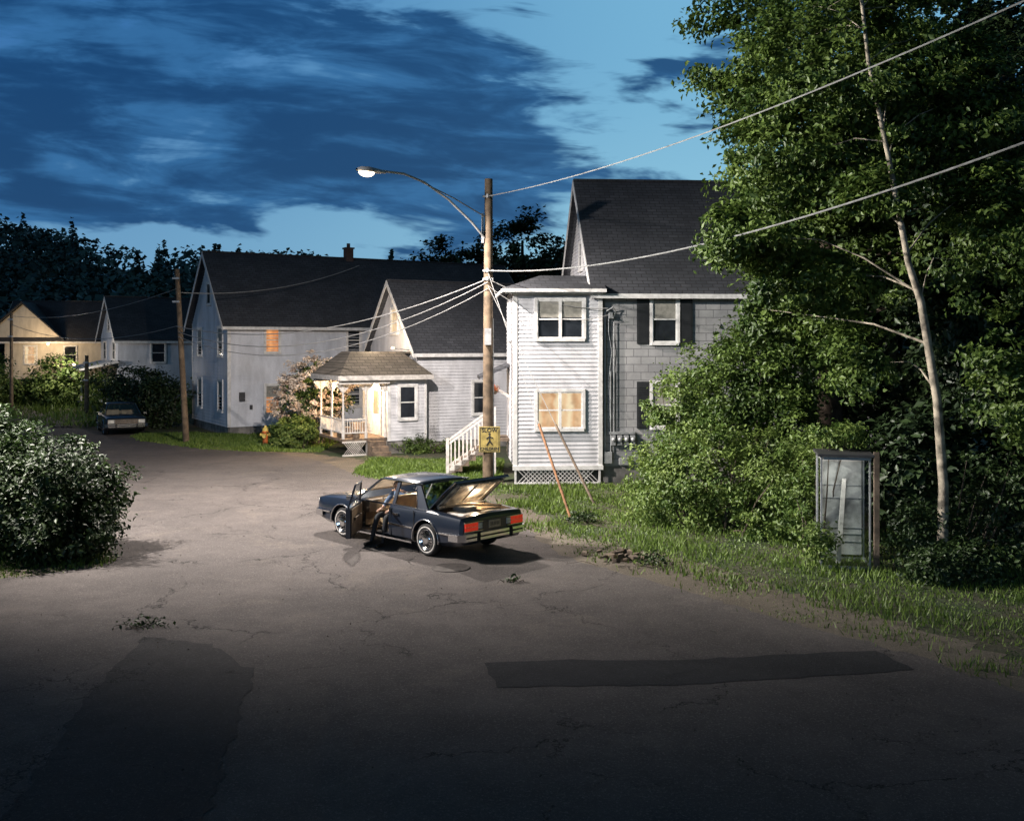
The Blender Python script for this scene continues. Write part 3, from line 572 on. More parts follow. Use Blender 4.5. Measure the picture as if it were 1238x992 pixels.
# ------------------------------------------------------------------ street lamps and poles
def cobra(mb,tip,dirv,mi_m,mi_l):
    d=Vector(dirv).normalized(); s=Vector((-d.y,d.x,0)).normalized(); p=Vector(tip)
    rings=[(-.55,.05,.05),(-.3,.13,.09),(0,.17,.12),(.22,.15,.1),(.36,.06,.04)]; i=len(mb.v)
    for t,w_,h in rings:
        c=p+d*t
        for k in range(12):
            a=2*math.pi*k/12; mb.v.append(tuple(c+s*w_*math.cos(a)+Vector((0,0,h*max(-.35,math.sin(a))))))
    for k in range(len(rings)-1):
        for j in range(12): mb.f.append((i+k*12+j,i+k*12+(j+1)%12,i+(k+1)*12+(j+1)%12,i+(k+1)*12+j)); mb.m.append(mi_m)
    mb.f.append(tuple(i+j for j in range(12))); mb.m.append(mi_m)
    i=len(mb.v); segs=5
    for r_ in range(segs+1):
        ph=math.pi/2*r_/segs
        for k in range(14):
            a=2*math.pi*k/14; mb.v.append(tuple(p+d*(.05+.24*math.cos(ph)*math.cos(a))+s*.15*math.cos(ph)*math.sin(a)+Vector((0,0,-.045-.13*math.sin(ph)))))
    for k in range(segs):
        for j in range(14): mb.f.append((i+k*14+j,i+k*14+(j+1)%14,i+(k+1)*14+(j+1)%14,i+(k+1)*14+j)); mb.m.append(mi_l)
L1=empty('added_street_lamp'); px,py=-.73,30.0; tip=Vector((-4.02,27.5,9.06)); dv=Vector((tip.x-px,tip.y-py,0)).normalized()
mb=MB(); mb.tube([(px,py,0),(px,py,4),(px+.02,py,9.25)],[.165,.15,.12],16,0)
def lampAt(t,z): return (px+(tip.x-px)*t,py+(tip.y-py)*t,z)
mb.tube([lampAt(.03,7.45),lampAt(.15,7.9),lampAt(.35,8.5),lampAt(.55,8.92),lampAt(.72,9.1),lampAt(.9,9.1)],.035,8,1)
mb.tube([lampAt(.03,8.1),lampAt(.3,8.55),lampAt(.58,8.93)],.018,6,1)
mb.box(px-.2,px-.13,py-.1,py+.1,7.3,8.2,1)
for z in (8.7,6.45,6.2): mb.box(px-.16,px+.16,py-.17,py-.12,z-.03,z+.03,1); mb.lathe([(.0,-.06),(.05,-.05),(.06,0),(.05,.06),(0,.07)],(px,py-.2,z),'z',10,1)
mb.tube([(px+.17,py-.03,0),(px+.16,py-.03,2.9),(px+.15,py-.03,5)],.025,6,1); mb.box(px-.1,px+.1,py-.3,py-.14,4.2,4.7,1)
cobra(mb,tip,dv,1,2); mb.build('pole_arm_and_head',['pole','metal','lamp'],L1,True)
light('added_street_light',(tip.x,tip.y,tip.z-.4),8600,(1,.89,.80),.14,L1,'SPOT',(-4.3,29.9,0),162,.55)
# twin-headed lamp added out of view at left to light road, facades and trees
L2=empty('added_street_lamp'); mb=MB(); mb.tube([(-16.2,19.5,0),(-16.2,19.5,10.6)],[.16,.12],14,0)
for tip in (Vector((-13.2,20,10.4)),Vector((-14.2,18.2,10.9))):
    b0=Vector((-16.2,19.5,9.6)); mb.tube([b0,b0.lerp(tip,.3)+Vector((0,0,.45)),b0.lerp(tip,.6)+Vector((0,0,.35)),b0.lerp(tip,.85)+Vector((0,0,.1))],.035,8,1); cobra(mb,tip,(tip.x+16.2,tip.y-19.5,0),1,2)
mb.build('pole_arm_and_head',['pole','metal','lamp'],L2,True)
light('added_street_light',(-13.2,20,10.0),21000,(1,.92,.85),.2,L2,'SPOT',(-3,25,0),110,1.0)  # added light for the road pool, car and facades
light('added_street_light',(-14.2,18.2,10.5),34000,(1,.96,.86),.2,L2,'SPOT',(6.3,21.6,7.0),64,.9)  # second added light, aimed at the trees
def upole(loc,h,lean=0,name='utility_pole',rr=1.0):
    e=empty(name,loc); mb=MB(); mb.tube([(0,0,0),(lean*.5,0,h*.5),(lean,0,h)],[.14*rr,.12*rr,.1*rr],12)
    for z in (h-.4,h-1.4): mb.box(lean-.14,lean+.14,-.18,-.1,z-.04,z+.04,1)
    mb.build('pole',['pole','metal'],e,True); return e
upole((-14,42.3,0),7.45,-.4); upole((8.7,9.9,0),9.4); upole((-24.2,56,float(hgt(-24.2,56))-.1),3.4,0,'wooden_post'); upole((-29.5,58,float(hgt(-29.5,58))-.2),5.9,0,rr=.8)
def wire(mb,a,b,sag,rad=.014,n=18):
    a=Vector(a);b=Vector(b); mb.tube([a.lerp(b,k/n)-Vector((0,0,sag*4*(k/n)*(1-k/n))) for k in range(n+1)],rad,5)
mb=MB(); W0=(px,py-.2)
wire(mb,(*W0,8.7),(8.6,9.8,9.25),.5,.014,30); wire(mb,(*W0,6.45),(8.6,9.8,7.6),.78,.016,30)
wire(mb,(*W0,6.2),(-14.4,42.2,5.0),.9,.018); wire(mb,(*W0,6.1),(-14.3,42.2,4.75),1.2,.016); wire(mb,(*W0,5.9),(-14.3,42.2,4.55),1.35,.014)
wire(mb,(-14.4,42.2,6.45),(-7.9,50.9,8.3),.5,.02); wire(mb,(-14.4,42.2,6.6),(-29.5,58,5.9),.5); wire(mb,(-14.4,42.2,5.0),(-29.5,58,5.4),.7)
wire(mb,(*W0,6.2),(2.9,29.7,5.3),.25,.012); wire(mb,(*W0,6.0),(2.9,29.7,5.1),.5,.01)
mb.build('power_lines',['wire'])
M['guard']=plain('guy_guard',(.22,.10,.04),.7,var=.5)
for i,(gx,gy,mi) in enumerate([(1.42,24.0,'guard'),(2.17,26.1,'wood')]):
    e=empty('guy_wire'); mb=MB(); top=Vector((px,py-.15,6.4-.4*i)); g=Vector((gx,gy,0)); mb.tube([g,top],.01,5,0); q=g.lerp(top,.33); mb.tube([g,q],.035,8,1); mb.build('wire_and_guard',['wire',mi],e)

SG=empty('children_warning_sign',(px+.05,py-.19,0)); M['yel']=plain('sign_yellow',(.36,.28,.09),.5,var=.35)
mb=MB(); mb.box(-.32,.32,-.02,0,.95,1.73); mb.build('panel',['yel'],SG,False,.01)
mb=MB()
for q in ((-.29,.29,.98,.995),(-.29,.29,1.685,1.7)): mb.box(q[0],q[1],-.026,-.021,q[2],q[3])
for q in (-.29,.275): mb.box(q,q+.015,-.026,-.021,.995,1.685)
mb.lathe([(0,-.026),(.035,-.026),(.035,-.021)],(0,0,1.5),'y',14)
for a,b_ in (((0,1.46),(0,1.3)),((0,1.3),(-.09,1.16)),((0,1.3),(.09,1.18)),((0,1.43),(-.1,1.36)),((0,1.43),(.1,1.38))):
    mb.tube([(a[0],-.025,a[1]),(b_[0],-.025,b_[1])],.018,5)
mb.build('walking_symbol',['trimd'],SG)
for txt,z,s in (('SLOW',1.56,.17),('CHILDREN',1.02,.115)):
    cu=bpy.data.curves.new('lettering','FONT'); cu.body=txt; cu.size=s; cu.align_x='CENTER'; cu.extrude=.002; cu.offset=.003; cu.materials.append(M['trimd'])
    o=bpy.data.objects.new('lettering',cu); o.location=(0,-.024,z); o.rotation_euler=(R(90),0,0); o.parent=SG; COL.objects.link(o)

H=empty('fire_hydrant',(-10.35,41.3,0)); M['hyo']=plain('hydrant_orange',(.6,.16,.04),.5); M['hyy']=plain('hydrant_yellow',(.65,.5,.12),.5)
mb=MB(); mb.lathe([(.0,0),(.17,0),(.17,.05),(.11,.07),(.11,.5),(.15,.52),(.15,.57),(.12,.6)],(0,0,0),'z',16,0); mb.lathe([(.13,.58),(.11,.7),(.05,.76),(.04,.82),(0,.82)],(0,0,0),'z',16,1)
for s in (-1,1): mb.lathe([(.06,0),(.06,s*.17),(.075,s*.17),(.075,s*.21),(0,s*.21)],(0,0,.43),'x',10,1)
mb.lathe([(.075,0),(.075,-.17),(.09,-.17),(.09,-.22),(0,-.22)],(0,0,.4),'y',10,1); mb.build('body',['hyo','hyy'],H,True)

# ------------------------------------------------------------------ glass booth
PB=empty('phone_booth',(6.35,18.9,0),-12)
mb=MB()
for x in (-.45,.42):
    for y in (-.45,.42): mb.box(x,x+.035,y,y+.035,0,2.1,0)
for z in (.0,2.04):
    mb.box(-.4,.42,-.448,-.41,z,z+.05,0); mb.box(-.4,.42,.43,.468,z,z+.05,0); mb.box(-.448,-.41,-.4,.42,z,z+.05,0); mb.box(.43,.468,-.4,.42,z,z+.05,0)
mb.slab([(-.5,-.5,2.1),(.52,-.5,2.1),(.52,.52,2.1),(-.5,.52,2.1)],(0,0,.05),4)
mb.box(-.38,.4,.40,.415,.1,2.02,2); mb.box(.5,.6,-.5,-.4,0,2.2,3)
mb.slab([(-.15,-.2,.05),(-.06,-.2,.05),(.10,.3,1.6),(.02,.3,1.6)],(0,-.03,0),5)
for z in (.35,.5,.62,1.2,1.45): mb.box(-.38,.4,.385,.399,z,z+.015,0)
mb.lathe([(0,0),(.12,0),(.12,-.03),(0,-.03)],(0,0,2.04),'z',12,6)
M['pglass']=glassm('booth_glass',(.85,.9,.9),.6); M['panel']=plain('booth_panel',(.42,.42,.41),.6,var=.7,scale=2.5)
mb.build('frame',['metal','metal','panel','wood','dmetal','woodw','dmetal'],PB,False,.004)
light('added_booth_fill',(0,-.12,1.75),9,(1,.95,.88),.12,PB)  # added weak fill inside the booth, brightens its back panel
mb=MB(); mb.poly([(-.4,-.43,.06),(.42,-.43,.06),(.42,-.43,2.02),(-.4,-.43,2.02)]); mb.poly([(-.43,-.4,.06),(-.43,.42,.06),(-.43,.42,2.02),(-.43,-.4,2.02)]); mb.build('glass_panes',['pglass'],PB)

mb=MB(); mb.lathe([(0,.021),(.3,.021),(.32,.024),(.36,.024),(.37,.012)],(-1.15,18.5,0),'z',28); mb.build('manhole_cover',[plain('rusty_iron',(.05,.042,.038),.8,var=.5)])
e=empty('rubble_pile'); mb=MB(); r=random.Random(4)
for k in range(22):
    x=2.05+r.gauss(0,.30); y=19.3+r.gauss(0,.25); a=r.uniform(0,3); s=r.uniform(.06,.15); dx,dy=math.cos(a)*s,math.sin(a)*s; z=r.uniform(0,.06)
    mb.slab([(x-dx,y-dy,z),(x+dy*.5,y-dx*.5,z+.02),(x+dx,y+dy,z),(x-dy*.5,y+dx*.5,z)],(0,0,r.uniform(.05,.1)))
mb.build('broken_concrete',['wood'],e,False,.01)
mb=MB()
for cx,cy,n,s in ((2.4,18.9,16,.55),(-.0,17.4,6,.18),(-5.6,14.6,7,.25),(1.7,23.2,14,.45)):
    for k in range(n):
        x=cx+r.gauss(0,s*.5);y=cy+r.gauss(0,s*.4);a=r.uniform(0,6.3);l=r.uniform(.2,.6)*s*1.1
        mb.tube([(x,y,.03),(x+math.cos(a)*l,y+math.sin(a)*l,.03+r.uniform(0,.06)),(x+math.cos(a+.4)*l*1.8,y+math.sin(a+.4)*l*1.8,.03)],[.009,.006,.003],5)
mb.build('fallen_branches',['barkd'],e)
P,O,C,t=crown([(1.75,23.2,.1,.5,.35,.12,3),(.0,17.4,.04,.2,.12,.03,.6),(-5.5,14.7,.03,.5,.25,.02,.6),(2.7,18.8,.1,.3,.2,.1,1)],50,14,.12,91); P[:,2]=np.abs(P[:,2])+.02; leafobj('fallen_leaves',P,.08,M['leafm'],e,91)
rr_=np.random.default_rng(8); n=900; x=rr_.uniform(-9,7,n); y=rr_.uniform(9,34,n); k=inpoly(x,y,ROAD); x=x[k];y=y[k]; leafobj('leaf_litter',np.stack([x,y,np.full(len(x),.02)],1),.03,M['barkd'],None,9,fold=.05)

# ------------------------------------------------------------------ cars
M['chrome']=plain('chrome',(.72,.72,.73),.16,1.0,var=.1,bmp=0); M['tire']=plain('tire',(.015,.015,.016),.8); M['seat']=plain('tan_vinyl',(.42,.3,.18),.5); M['carin']=plain('interior_trim',(.16,.12,.085),.7)
M['cglass']=glassm('car_glass',(.78,.82,.82),.2); M['tail']=plain('tail_red',(.45,.02,.012),.2,bmp=0); tb=M['tail'].node_tree.nodes['Principled BSDF']; tb.inputs['Emission Color'].default_value=(1,.06,.03,1); tb.inputs['Emission Strength'].default_value=.3
M['tailw']=plain('lamp_clear',(.7,.68,.62),.2,bmp=0); M['plate']=plain('plate',(.55,.42,.28),.5,scale=40); M['seam']=plain('seam_black',(.004,.004,.004),.7,bmp=0)
def mkcar(name,loc,rot,paint,opened=True):
    e=empty(name,loc,rot)
    st=[(-2.375,.40,.79,.83),(-2.31,.32,.85,.875),(-1.9,.25,.875,.90),(-1.25,.21,.895,.915),(-.4,.20,.885,.92),(.6,.20,.88,.92),(1.0,.20,.875,.92),(1.6,.22,.86,.91),(2.1,.26,.83,.895),(2.3,.30,.80,.875),(2.365,.36,.76,.84)]
    bm=bmesh.new(); rings=[]
    for x,zb,zs,w_ in st:
        h=[(w_*.86,zb),(w_*.985,zb+.09),(w_,.50),(w_,.60),(w_*.985,zs-.09),(w_*.955,zs-.02),(w_*.90,zs),(w_*.45,zs+.022)]
        pts=[(y,z) for y,z in h]+[(0,zs+.028)]+[(-y,z) for y,z in h[::-1]]
        rings.append([bm.verts.new((x,y,z)) for y,z in pts])
    n=len(rings[0])
    for a,b_ in zip(rings,rings[1:]):
        for j in range(n): bm.faces.new((a[j],a[(j+1)%n],b_[(j+1)%n],b_[j]))
    bm.faces.new(rings[0]); bm.faces.new(rings[-1][::-1]); bmesh.ops.recalc_face_normals(bm,faces=bm.faces)
    me=bpy.data.meshes.new('body'); bm.to_mesh(me); bm.free(); me.materials.append(paint); me.materials.append(M['carin'])
    body=bpy.data.objects.new('body',me); COL.objects.link(body)
    cut=[]
    def cutter(mb): o=mb.build('cut',['carin']); cut.append(o)
    for x in (1.40,-1.36):
        for s in (-1,1):
            mb=MB(); mb.lathe([(0,s*.62),(.375,s*.62),(.375,s*1.1),(0,s*1.1)],(x,0,.33),'y',36); cutter(mb)
    cutter(MB().box(-1.0,.82,-.8,.8,.32,1.3)); cutter(MB().box(-2.2,-1.28,-.72,.72,.42,1.3))
    if opened: cutter(MB().box(-.22,.84,.7,1.2,.30,1.3))
    for o in cut:
        md=body.modifiers.new('c','BOOLEAN'); md.operation='DIFFERENCE'; md.object=o; md.solver='EXACT'
    bpy.context.view_layer.update(); dg=bpy.context.evaluated_depsgraph_get(); me2=bpy.data.meshes.new_from_object(body.evaluated_get(dg)); body.modifiers.clear(); body.data=me2
    for o in cut: bpy.data.objects.remove(o)
    me2.materials.clear(); me2.materials.append(paint); me2.materials.append(M['carin'])
    for p in me2.polygons:
        c=p.center; p.material_index=1 if ((-1.01<c.x<.83 and abs(c.y)<.81 and c.z<.87) or (-2.21<c.x<-1.27 and abs(c.y)<.73 and c.z<.86) or c.z<.215) else 0
        p.use_smooth=True
    me2.set_sharp_from_angle(angle=R(30)); body.parent=e
    mb=MB(); bz=.885; rz=1.36
    for s in (-1,1):
        A0=(.98,s*.78,bz);A1=(.36,s*.61,rz)
        def bar(p,q,wx,wy=.035):
            p=Vector(p);q=Vector(q); mb.slab([p+Vector((-wx,0,0)),p+Vector((wx,0,0)),q+Vector((wx,0,0)),q+Vector((-wx,0,0))],(0,-s*wy,0))
        bar(A0,A1,.028); bar((-.24,s*.80,bz),(-.24,s*.63,rz),.045); 
        mb.slab([(-1.32,s*.80,bz),(-1.0,s*.80,bz),(-.79,s*.63,rz),(-.90,s*.63,rz)],(0,-s*.04,0))
        mb.slab([(-1.32,s*.80,bz-.02),(1.0,s*.80,bz-.02),(1.0,s*.80,bz+.012),(-1.32,s*.80,bz+.012)],(0,s*.025,0))
    body_r=[(.40,.58,1.355),(.30,.60,1.385),(-.3,.61,1.405),(-.8,.60,1.39),(-.93,.57,1.355)]
    i=len(mb.v); prof=[(1.08,-.035),(1.04,-.01),(.93,.005),(.5,.018),(0,.024),(-.5,.018),(-.93,.005),(-1.04,-.01),(-1.08,-.035)]
    for x,y,z in body_r:
        for a,dz in prof: mb.v.append((x,y*a,z+dz))
    for k in range(4):
        for j in range(8): mb.f.append((i+k*9+j,i+k*9+j+1,i+(k+1)*9+j+1,i+(k+1)*9+j)); mb.m.append(0)
    o=mb.build('roof_and_pillars',[paint],e,True); sd=o.modifiers.new('s','SOLIDIFY'); sd.thickness=.012
    mb=MB()
    mb.poly([(.97,-.75,bz),(.97,.75,bz),(.38,.58,rz),(.38,-.58,rz)]); mb.poly([(-1.29,-.75,bz),(-1.29,.75,bz),(-.9,.58,rz),(-.9,-.58,rz)])
    for s in (-1,1):
        if not(opened and s==1): mb.poly([(.92,s*.79,bz),(-.2,s*.79,bz),(-.2,s*.62,rz),(.38,s*.62,rz)])
        mb.poly([(-.28,s*.79,bz),(-1.0,s*.79,bz),(-.8,s*.62,rz),(-.28,s*.62,rz)])
    mb.build('windows',['cglass'],e)
    mb=MB()
    for s in (-1,1):
        for a,b_ in ((-2.2,-1.77),(-.97,-.24 if (opened and s==1) else 1.0),(1.82,2.25)): mb.box(a,b_,s*.912,s*.93,.50,.535,0)
        mb.box(-.95,1.0,s*.90,s*.925,.205,.24,0)
        mb.slab([(-1.0,s*.655,rz-.01),(.33,s*.655,rz-.01),(.33,s*.655,rz+.012),(-1.0,s*.655,rz+.012)] ,(0,s*.015,0),0)
        mb.tube([(-.80,s*.635,rz),(-1.0,s*.815,bz+.02),(-.26,s*.82,bz+.02)],.009,5,0)
        mb.tube([(.37,s*.63,rz),(.99,s*.80,bz+.01)],.010,5,0)
        for x in (1.40,-1.36):
            pts=[(x+.395*math.cos(a),s*.915,.33+.395*math.sin(a)) for a in np.linspace(-.1,math.pi+.1,22)]; mb.tube(pts,.014,6,0)
        for x in (-.30,-1.02): mb.box(x-.005,x+.005,s*.905,s*.9225,.26,.87,1)
        mb.box(-.55,-.38,s*.915,s*.945,.72,.755,0)
        mb.box(.9,1.0,s*.93,s*1.06,.9,1.0,0)
    mb.tube([(-1.30,-.78,.9),(-1.30,.78,.9)],.012,6,0)
    for sx in (-1,1):
        X=sx*2.42; mb.slab([(X-sx*.1,-.93,.40),(X,-.8,.40),(X,.8,.40),(X-sx*.1,.93,.40),(X-sx*.35,.94,.40),(X-sx*.16,.8,.40),(X-sx*.16,-.8,.40),(X-sx*.35,-.94,.40)],(0,0,.14),0)
        mb.box(X-.004 if sx<0 else X-.01,X+.012,-.78,.78,.455,.485,1)
        for y in (-.45,.45): mb.box(X-.02,X+.03,y-.03,y+.03,.37,.55,1)
    mb.build('chrome_and_bumpers',['chrome','seam'],e,False,.006)
    mb=MB(); xr=-2.39
    mb.box(xr,xr+.03,-.80,.80,.575,.77,2)
    for s in (-1,1):
        for k,(a,b_) in enumerate(((.46,.58),(.585,.70),(.705,.80))): mb.box(xr-.02,xr+.01,s*a,s*b_,.60,.75,0)
        mb.box(xr-.018,xr+.01,s*.34,s*.45,.62,.73,1); mb.box(xr-.025,xr-.005,s*.33,s*.81,.585,.597,3); mb.box(xr-.025,xr-.005,s*.33,s*.81,.753,.765,3); mb.box(xr-.026,xr-.005,s*.33,s*.81,.67,.678,3)
        mb.box(2.37,2.40,s*.52,s*.80,.58,.74,1); 
    mb.box(xr-.02,xr-.005,-.16,.16,.60,.745,4); mb.box(2.37,2.39,-.5,.5,.56,.75,2)
    for k in range(6): mb.box(xr-.024,xr-.019,-.12+k*.043,-.095+k*.043,.64,.71,2)
    for k in range(14): mb.box(2.385,2.40,-.48+k*.072,-.465+k*.072,.57,.74,3)
    mb.build('lights_and_grille',['tail','tailw','carin','chrome','plate'],e,False,.004)
    mb=MB()
    for x in (1.40,-1.36):
        for s in (-1,1):
            c=(x,s*.79,.325)
            mb.lathe([(.20,s*-.1),(.29,s*-.1),(.318,s*-.07),(.325,0),(.318,s*.07),(.29,s*.1),(.21,s*.1),(.2,s*.085)],c,'y',36,0)
            mb.lathe([(.262,s*.102),(.245,s*.106),(.238,s*.102)],c,'y',36,2)
            mb.lathe([(.205,s*.095),(.195,s*.11),(.15,s*.075),(.10,s*.085),(.085,s*.12),(.04,s*.13),(0,s*.13)],c,'y',30,1)
            for k in range(12):
                a=k*math.pi/6; mb.tube([(x+.1*math.cos(a),s*.885,.325+.1*math.sin(a)),(x+.185*math.cos(a),s*.888,.325+.185*math.sin(a))],.012,4,0)
    mb.build('wheels',['tire','chrome','woodw'],e,True)
    mb=MB()
    mb.box(-.15,.38,-.72,-.03,.38,.56); mb.box(-.15,.38,.03,.68,.38,.56); mb.slab([(-.12,-.72,.5),(.02,-.72,.5),(-.1,-.72,1.08),(-.22,-.72,1.08)],(0,.69,0)); mb.slab([(-.12,.03,.5),(.02,.03,.5),(-.1,.03,1.05),(-.22,.03,1.05)],(0,.65,0))
    mb.box(-.95,-.45,-.72,.72,.36,.55); mb.slab([(-.98,-.72,.5),(-.82,-.72,.5),(-.92,-.72,.98),(-1.05,-.72,.98)],(0,1.44,0)); mb.build('seats',['seat'],e,False,.05)
    mb=MB(); mb.box(.62,.9,-.76,.76,.62,.87); mb.box(-1.27,-1.0,-.74,.74,.84,.875); mb.tube([(.62,.36,.7),(.45,.36,.78)],.025,8)
    mb.tube([(.44+.07*math.sin(a),.36+.18*math.cos(a),.80+.16*math.sin(a)) for a in np.linspace(0,6.283,22)],.013,6); mb.build('dashboard_and_wheel',['carin'],e,False,.01)
    lid=MB(); hinge=Vector((-1.30,0,.895)); 
    lid.slab([(0,-.74,0),(0,.74,0),(-.5,.75,-.005),(-.98,.74,-.03),(-.98,-.74,-.03),(-.5,-.75,-.005)],(0,0,.022),0)
    lid.slab([(-.985,-.74,-.04),(-.985,.74,-.04),(-.97,.74,.0),(-.97,-.74,.0)],(-.01,0,-.04),0)
    lid.slab([(-.1,-.62,-.035),(-.9,-.62,-.06),(-.9,.62,-.06),(-.1,.62,-.035)],(0,0,.028),1)
    for a in (-.5,0,.5): lid.slab([(-.08,a-.04,-.05),(-.92,a-.04,-.085),(-.92,a+.04,-.085),(-.08,a+.04,-.05)],(0,0,.02),1)
    for x in (-.12,-.88): lid.box(x-.03,x+.03,-.62,.62,-.09,-.04,1)
    o=lid.build('trunk_lid',[paint,'lidin'],e,False,.006); o.location=hinge; o.rotation_euler=(0,R(41) if opened else 0,0)
    if opened:
        mb=MB(); mb.box(-2.15,-1.32,-.68,.68,.43,.47,0)
        mb.build('trunk_mat',['seat'],e)
        mb=MB(); mb.box(-1.95,-1.45,-.6,-.05,.47,.88,0); mb.box(-2.1,-1.6,.1,.55,.47,.86,1); mb.box(-1.9,-1.5,.0,.3,.86,.95,2); mb.box(-2.12,-1.98,-.5,.0,.47,.86,2); mb.tube([(-2.05,-.55,.92),(-1.7,.1,.98),(-1.5,.5,.95)],.03,8,0)
        mb.build('luggage',['seat','woodw','curt'],e,False,.06)
        for s in (-.6,.6):
            mb=MB(); mb.tube([(-1.3,s,.8),(-1.36,s,.93),(-1.5,s,1.0)],.012,6); mb.build('hinge_arm',['dmetal'],e)
        light('trunk_light',(-1.75,-.1,1.15),17,(1,.78,.55),.05,e); light('dome_light',(-.1,.0,1.28),42,(1,.80,.56),.06,e)
        d=MB()
        d.slab([(0,0,.25),(-1.05,0,.25),(-1.05,0,.87),(0,0,.87)],(0,-.10,0),0)
        d.slab([(-.05,-.102,.30),(-1.0,-.102,.30),(-1.0,-.102,.84),(-.05,-.102,.84)],(0,-.02,0),1)
        d.box(-.85,-.3,-.17,-.122,.60,.66,2)
        for a,b_ in (((.04,-.05,.87),(-.50,-.20,1.345)),((-.50,-.20,1.345),(-1.03,-.20,1.345)),((-1.03,-.20,1.345),(-1.03,-.05,.87))): d.tube([a,b_],.022,6,0)
        d.box(-1.0,0,.002,.016,.50,.535,3); d.box(-.95,-.8,.002,.03,.72,.755,3); d.box(-1.05,0,-.02,.008,.865,.88,3); d.tube([(-.06,.0,.9),(-.1,.12,.93)],.012,6,3); d.box(-.16,-.06,.08,.2,.9,.99,3)
        o=d.build('driver_door',[paint,'carin','carin','chrome'],e,False,.006); o.location=(.83,.92,0); o.rotation_euler=(0,0,R(-50))
        g=MB(); g.poly([(0,-.05,.88),(-1.02,-.05,.88),(-1.02,-.2,1.34),(-.5,-.2,1.34)]); o=g.build('door_glass',['cglass'],e); o.location=(.83,.92,0); o.rotation_euler=(0,0,R(-50))
    return e
M['lidin']=plain('lid_inner',(.36,.33,.28),.5,var=.7,scale=6)
pb,nt_,b_=newmat('navy_car_paint'); c0=objco(nt_); f=noise(nt_,c0,2.5,5)
nt_.links.new(mixc(nt_,f,(.006,.011,.022),(.010,.018,.036)),b_.inputs['Base Color']); b_.inputs['Roughness'].default_value=.34; b_.inputs['Metallic'].default_value=.15; b_.inputs['Coat Weight'].default_value=.8; b_.inputs['Coat Roughness'].default_value=.1
CAR=mkcar('sedan_car',(-2.07,21.11,.012),136,pb,True)
pd=plain('dark_car_paint',(.012,.014,.017),.4,.2,coat=.4,bmp=0)
mkcar('parked_car',(-18.9,47.5,.012),-62,pd,False)

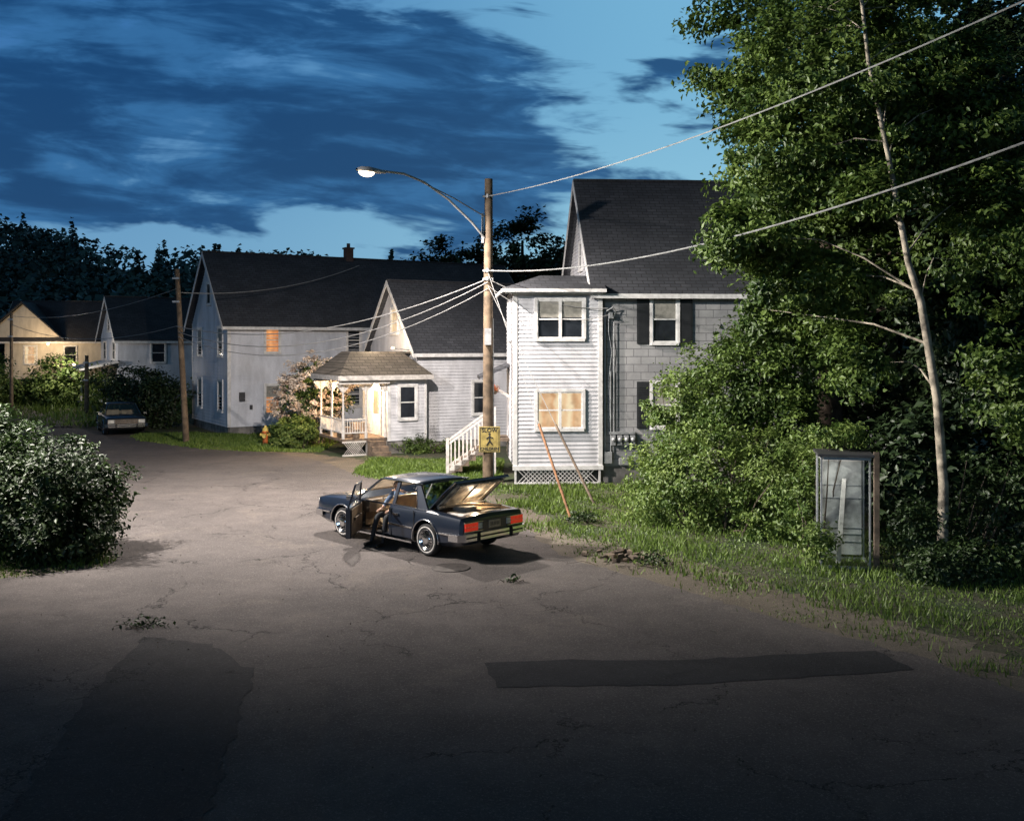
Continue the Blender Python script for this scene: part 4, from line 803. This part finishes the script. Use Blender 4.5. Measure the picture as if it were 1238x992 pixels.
# ------------------------------------------------------------------ seated person
def person():
    J={'pel':((.12,.48,.64),.13),'wai':((.11,.47,.80),.12),'che':((.11,.50,.97),.145),'nk':((.12,.53,1.10),.055),'hd0':((.12,.56,1.17),.075),'hd1':((.12,.575,1.245),.085),'hd2':((.12,.56,1.30),.05),
       'shl':((-.07,.51,1.04),.062),'shr':((.30,.51,1.04),.062),'ell':((-.15,.66,.83),.046),'elr':((.38,.66,.83),.046),'wrl':((-.02,.84,.75),.03),'wrr':((.26,.84,.75),.03),
       'hpl':((.03,.55,.62),.095),'hpr':((.21,.55,.62),.095),'knl':((-.02,.98,.60),.065),'knr':((.27,.98,.60),.065),'anl':((-.02,1.06,.12),.042),'anr':((.28,1.12,.12),.042),'hel':((-.02,1.07,.055),.045),'her':((.28,1.13,.055),.045),'tol':((-.03,1.26,.035),.034),'tor':((.30,1.32,.035),.034)}
    E_=[('pel','wai'),('wai','che'),('che','nk'),('nk','hd0'),('hd0','hd1'),('hd1','hd2'),('che','shl'),('che','shr'),('shl','ell'),('shr','elr'),('ell','wrl'),('elr','wrr'),('pel','hpl'),('pel','hpr'),('hpl','knl'),('hpr','knr'),('knl','anl'),('knr','anr'),('anl','hel'),('anr','her'),('hel','tol'),('her','tor')]
    e=empty('seated_person'); e.rotation_euler=CAR.rotation_euler
    e.location=(CAR.location.x+.16*.695,CAR.location.y+.16*.719,CAR.location.z)
    def skin(name,J,E_,root,mats,fn,sub=2):
        ks=list(J); me=bpy.data.meshes.new(name); me.from_pydata([J[k][0] for k in ks],[(ks.index(a),ks.index(b)) for a,b in E_],[])
        o=bpy.data.objects.new(name,me); COL.objects.link(o); o.modifiers.new('s','SKIN').use_smooth_shade=True
        for i,k in enumerate(ks): me.skin_vertices[0].data[i].radius=(J[k][1],J[k][1]); me.skin_vertices[0].data[i].use_root=(k==root)
        q=o.modifiers.new('u','SUBSURF'); q.levels=sub; q.render_levels=sub
        bpy.context.view_layer.update(); dg=bpy.context.evaluated_depsgraph_get(); m2=bpy.data.meshes.new_from_object(o.evaluated_get(dg)); o.modifiers.clear(); o.data=m2
        m2.materials.clear()
        for m in mats: m2.materials.append(m)
        for p in m2.polygons: p.material_index=fn(p.center); p.use_smooth=True
        o.parent=e; return o
    sk=plain('skin',(.5,.3,.21),.5,var=.1); sh=plain('blue_shirt',(.1,.15,.24),.8); tr_=plain('dark_trousers',(.018,.018,.022),.8); ha=plain('brown_hair',(.05,.028,.015),.6); shoe=plain('shoe_leather',(.02,.015,.012),.4)
    def fn(c):
        if c.z>1.075 and c.y<.68: return 3 if (c.z>1.27 or (c.y<.53 and c.z>1.14)) else 0
        if c.z<.085: return 4
        if c.y>.52 and c.z<.70 or c.z<.66: return 2
        if c.y>.8: return 0
        return 1
    skin('body',J,E_,'pel',[sk,sh,tr_,ha,shoe],fn)
    mb=MB(); mb.lathe([(0,.0),(.013,.01),(.016,.03),(.0,.05)],(.12,.655,1.195),'z',8); mb.build('nose',[sk],e,True)
    mb=MB()
    for s in (-1,1): mb.lathe([(0,-.008),(.01,0),(0,.008)],(.12+s*.032,.652,1.235),'z',8); mb.box(.12+s*.032-.016,.12+s*.032+.016,.645,.66,1.253,1.258)
    mb.box(.1,.14,.645,.655,1.165,1.172); mb.build('face_features',[ha],e)
    for s,w_ in ((-1,(-.02,.84,.75)),(1,(.26,.84,.75))):
        H={'w':(w_,.022),'p':((w_[0],w_[1]+.06,w_[2]-.02),.03)}; EE=[('w','p')]
        for k in range(4):
            ox=(k-1.5)*.02; l=(.07,.085,.08,.06)[k]
            H[f'a{k}']=((w_[0]+ox,w_[1]+.09,w_[2]-.025),.0095); H[f'b{k}']=((w_[0]+ox*1.15,w_[1]+.09+l*.6,w_[2]-.04),.009); H[f'c{k}']=((w_[0]+ox*1.2,w_[1]+.09+l*.85,w_[2]-.075),.008); EE+=[('p',f'a{k}'),(f'a{k}',f'b{k}'),(f'b{k}',f'c{k}')]
        H['t0']=((w_[0]-s*.035,w_[1]+.045,w_[2]-.025),.011); H['t1']=((w_[0]-s*.05,w_[1]+.08,w_[2]-.04),.009); EE+=[('w','t0'),('t0','t1')]
        skin('hand',H,EE,'w',[sk],lambda c:0,1)
person()
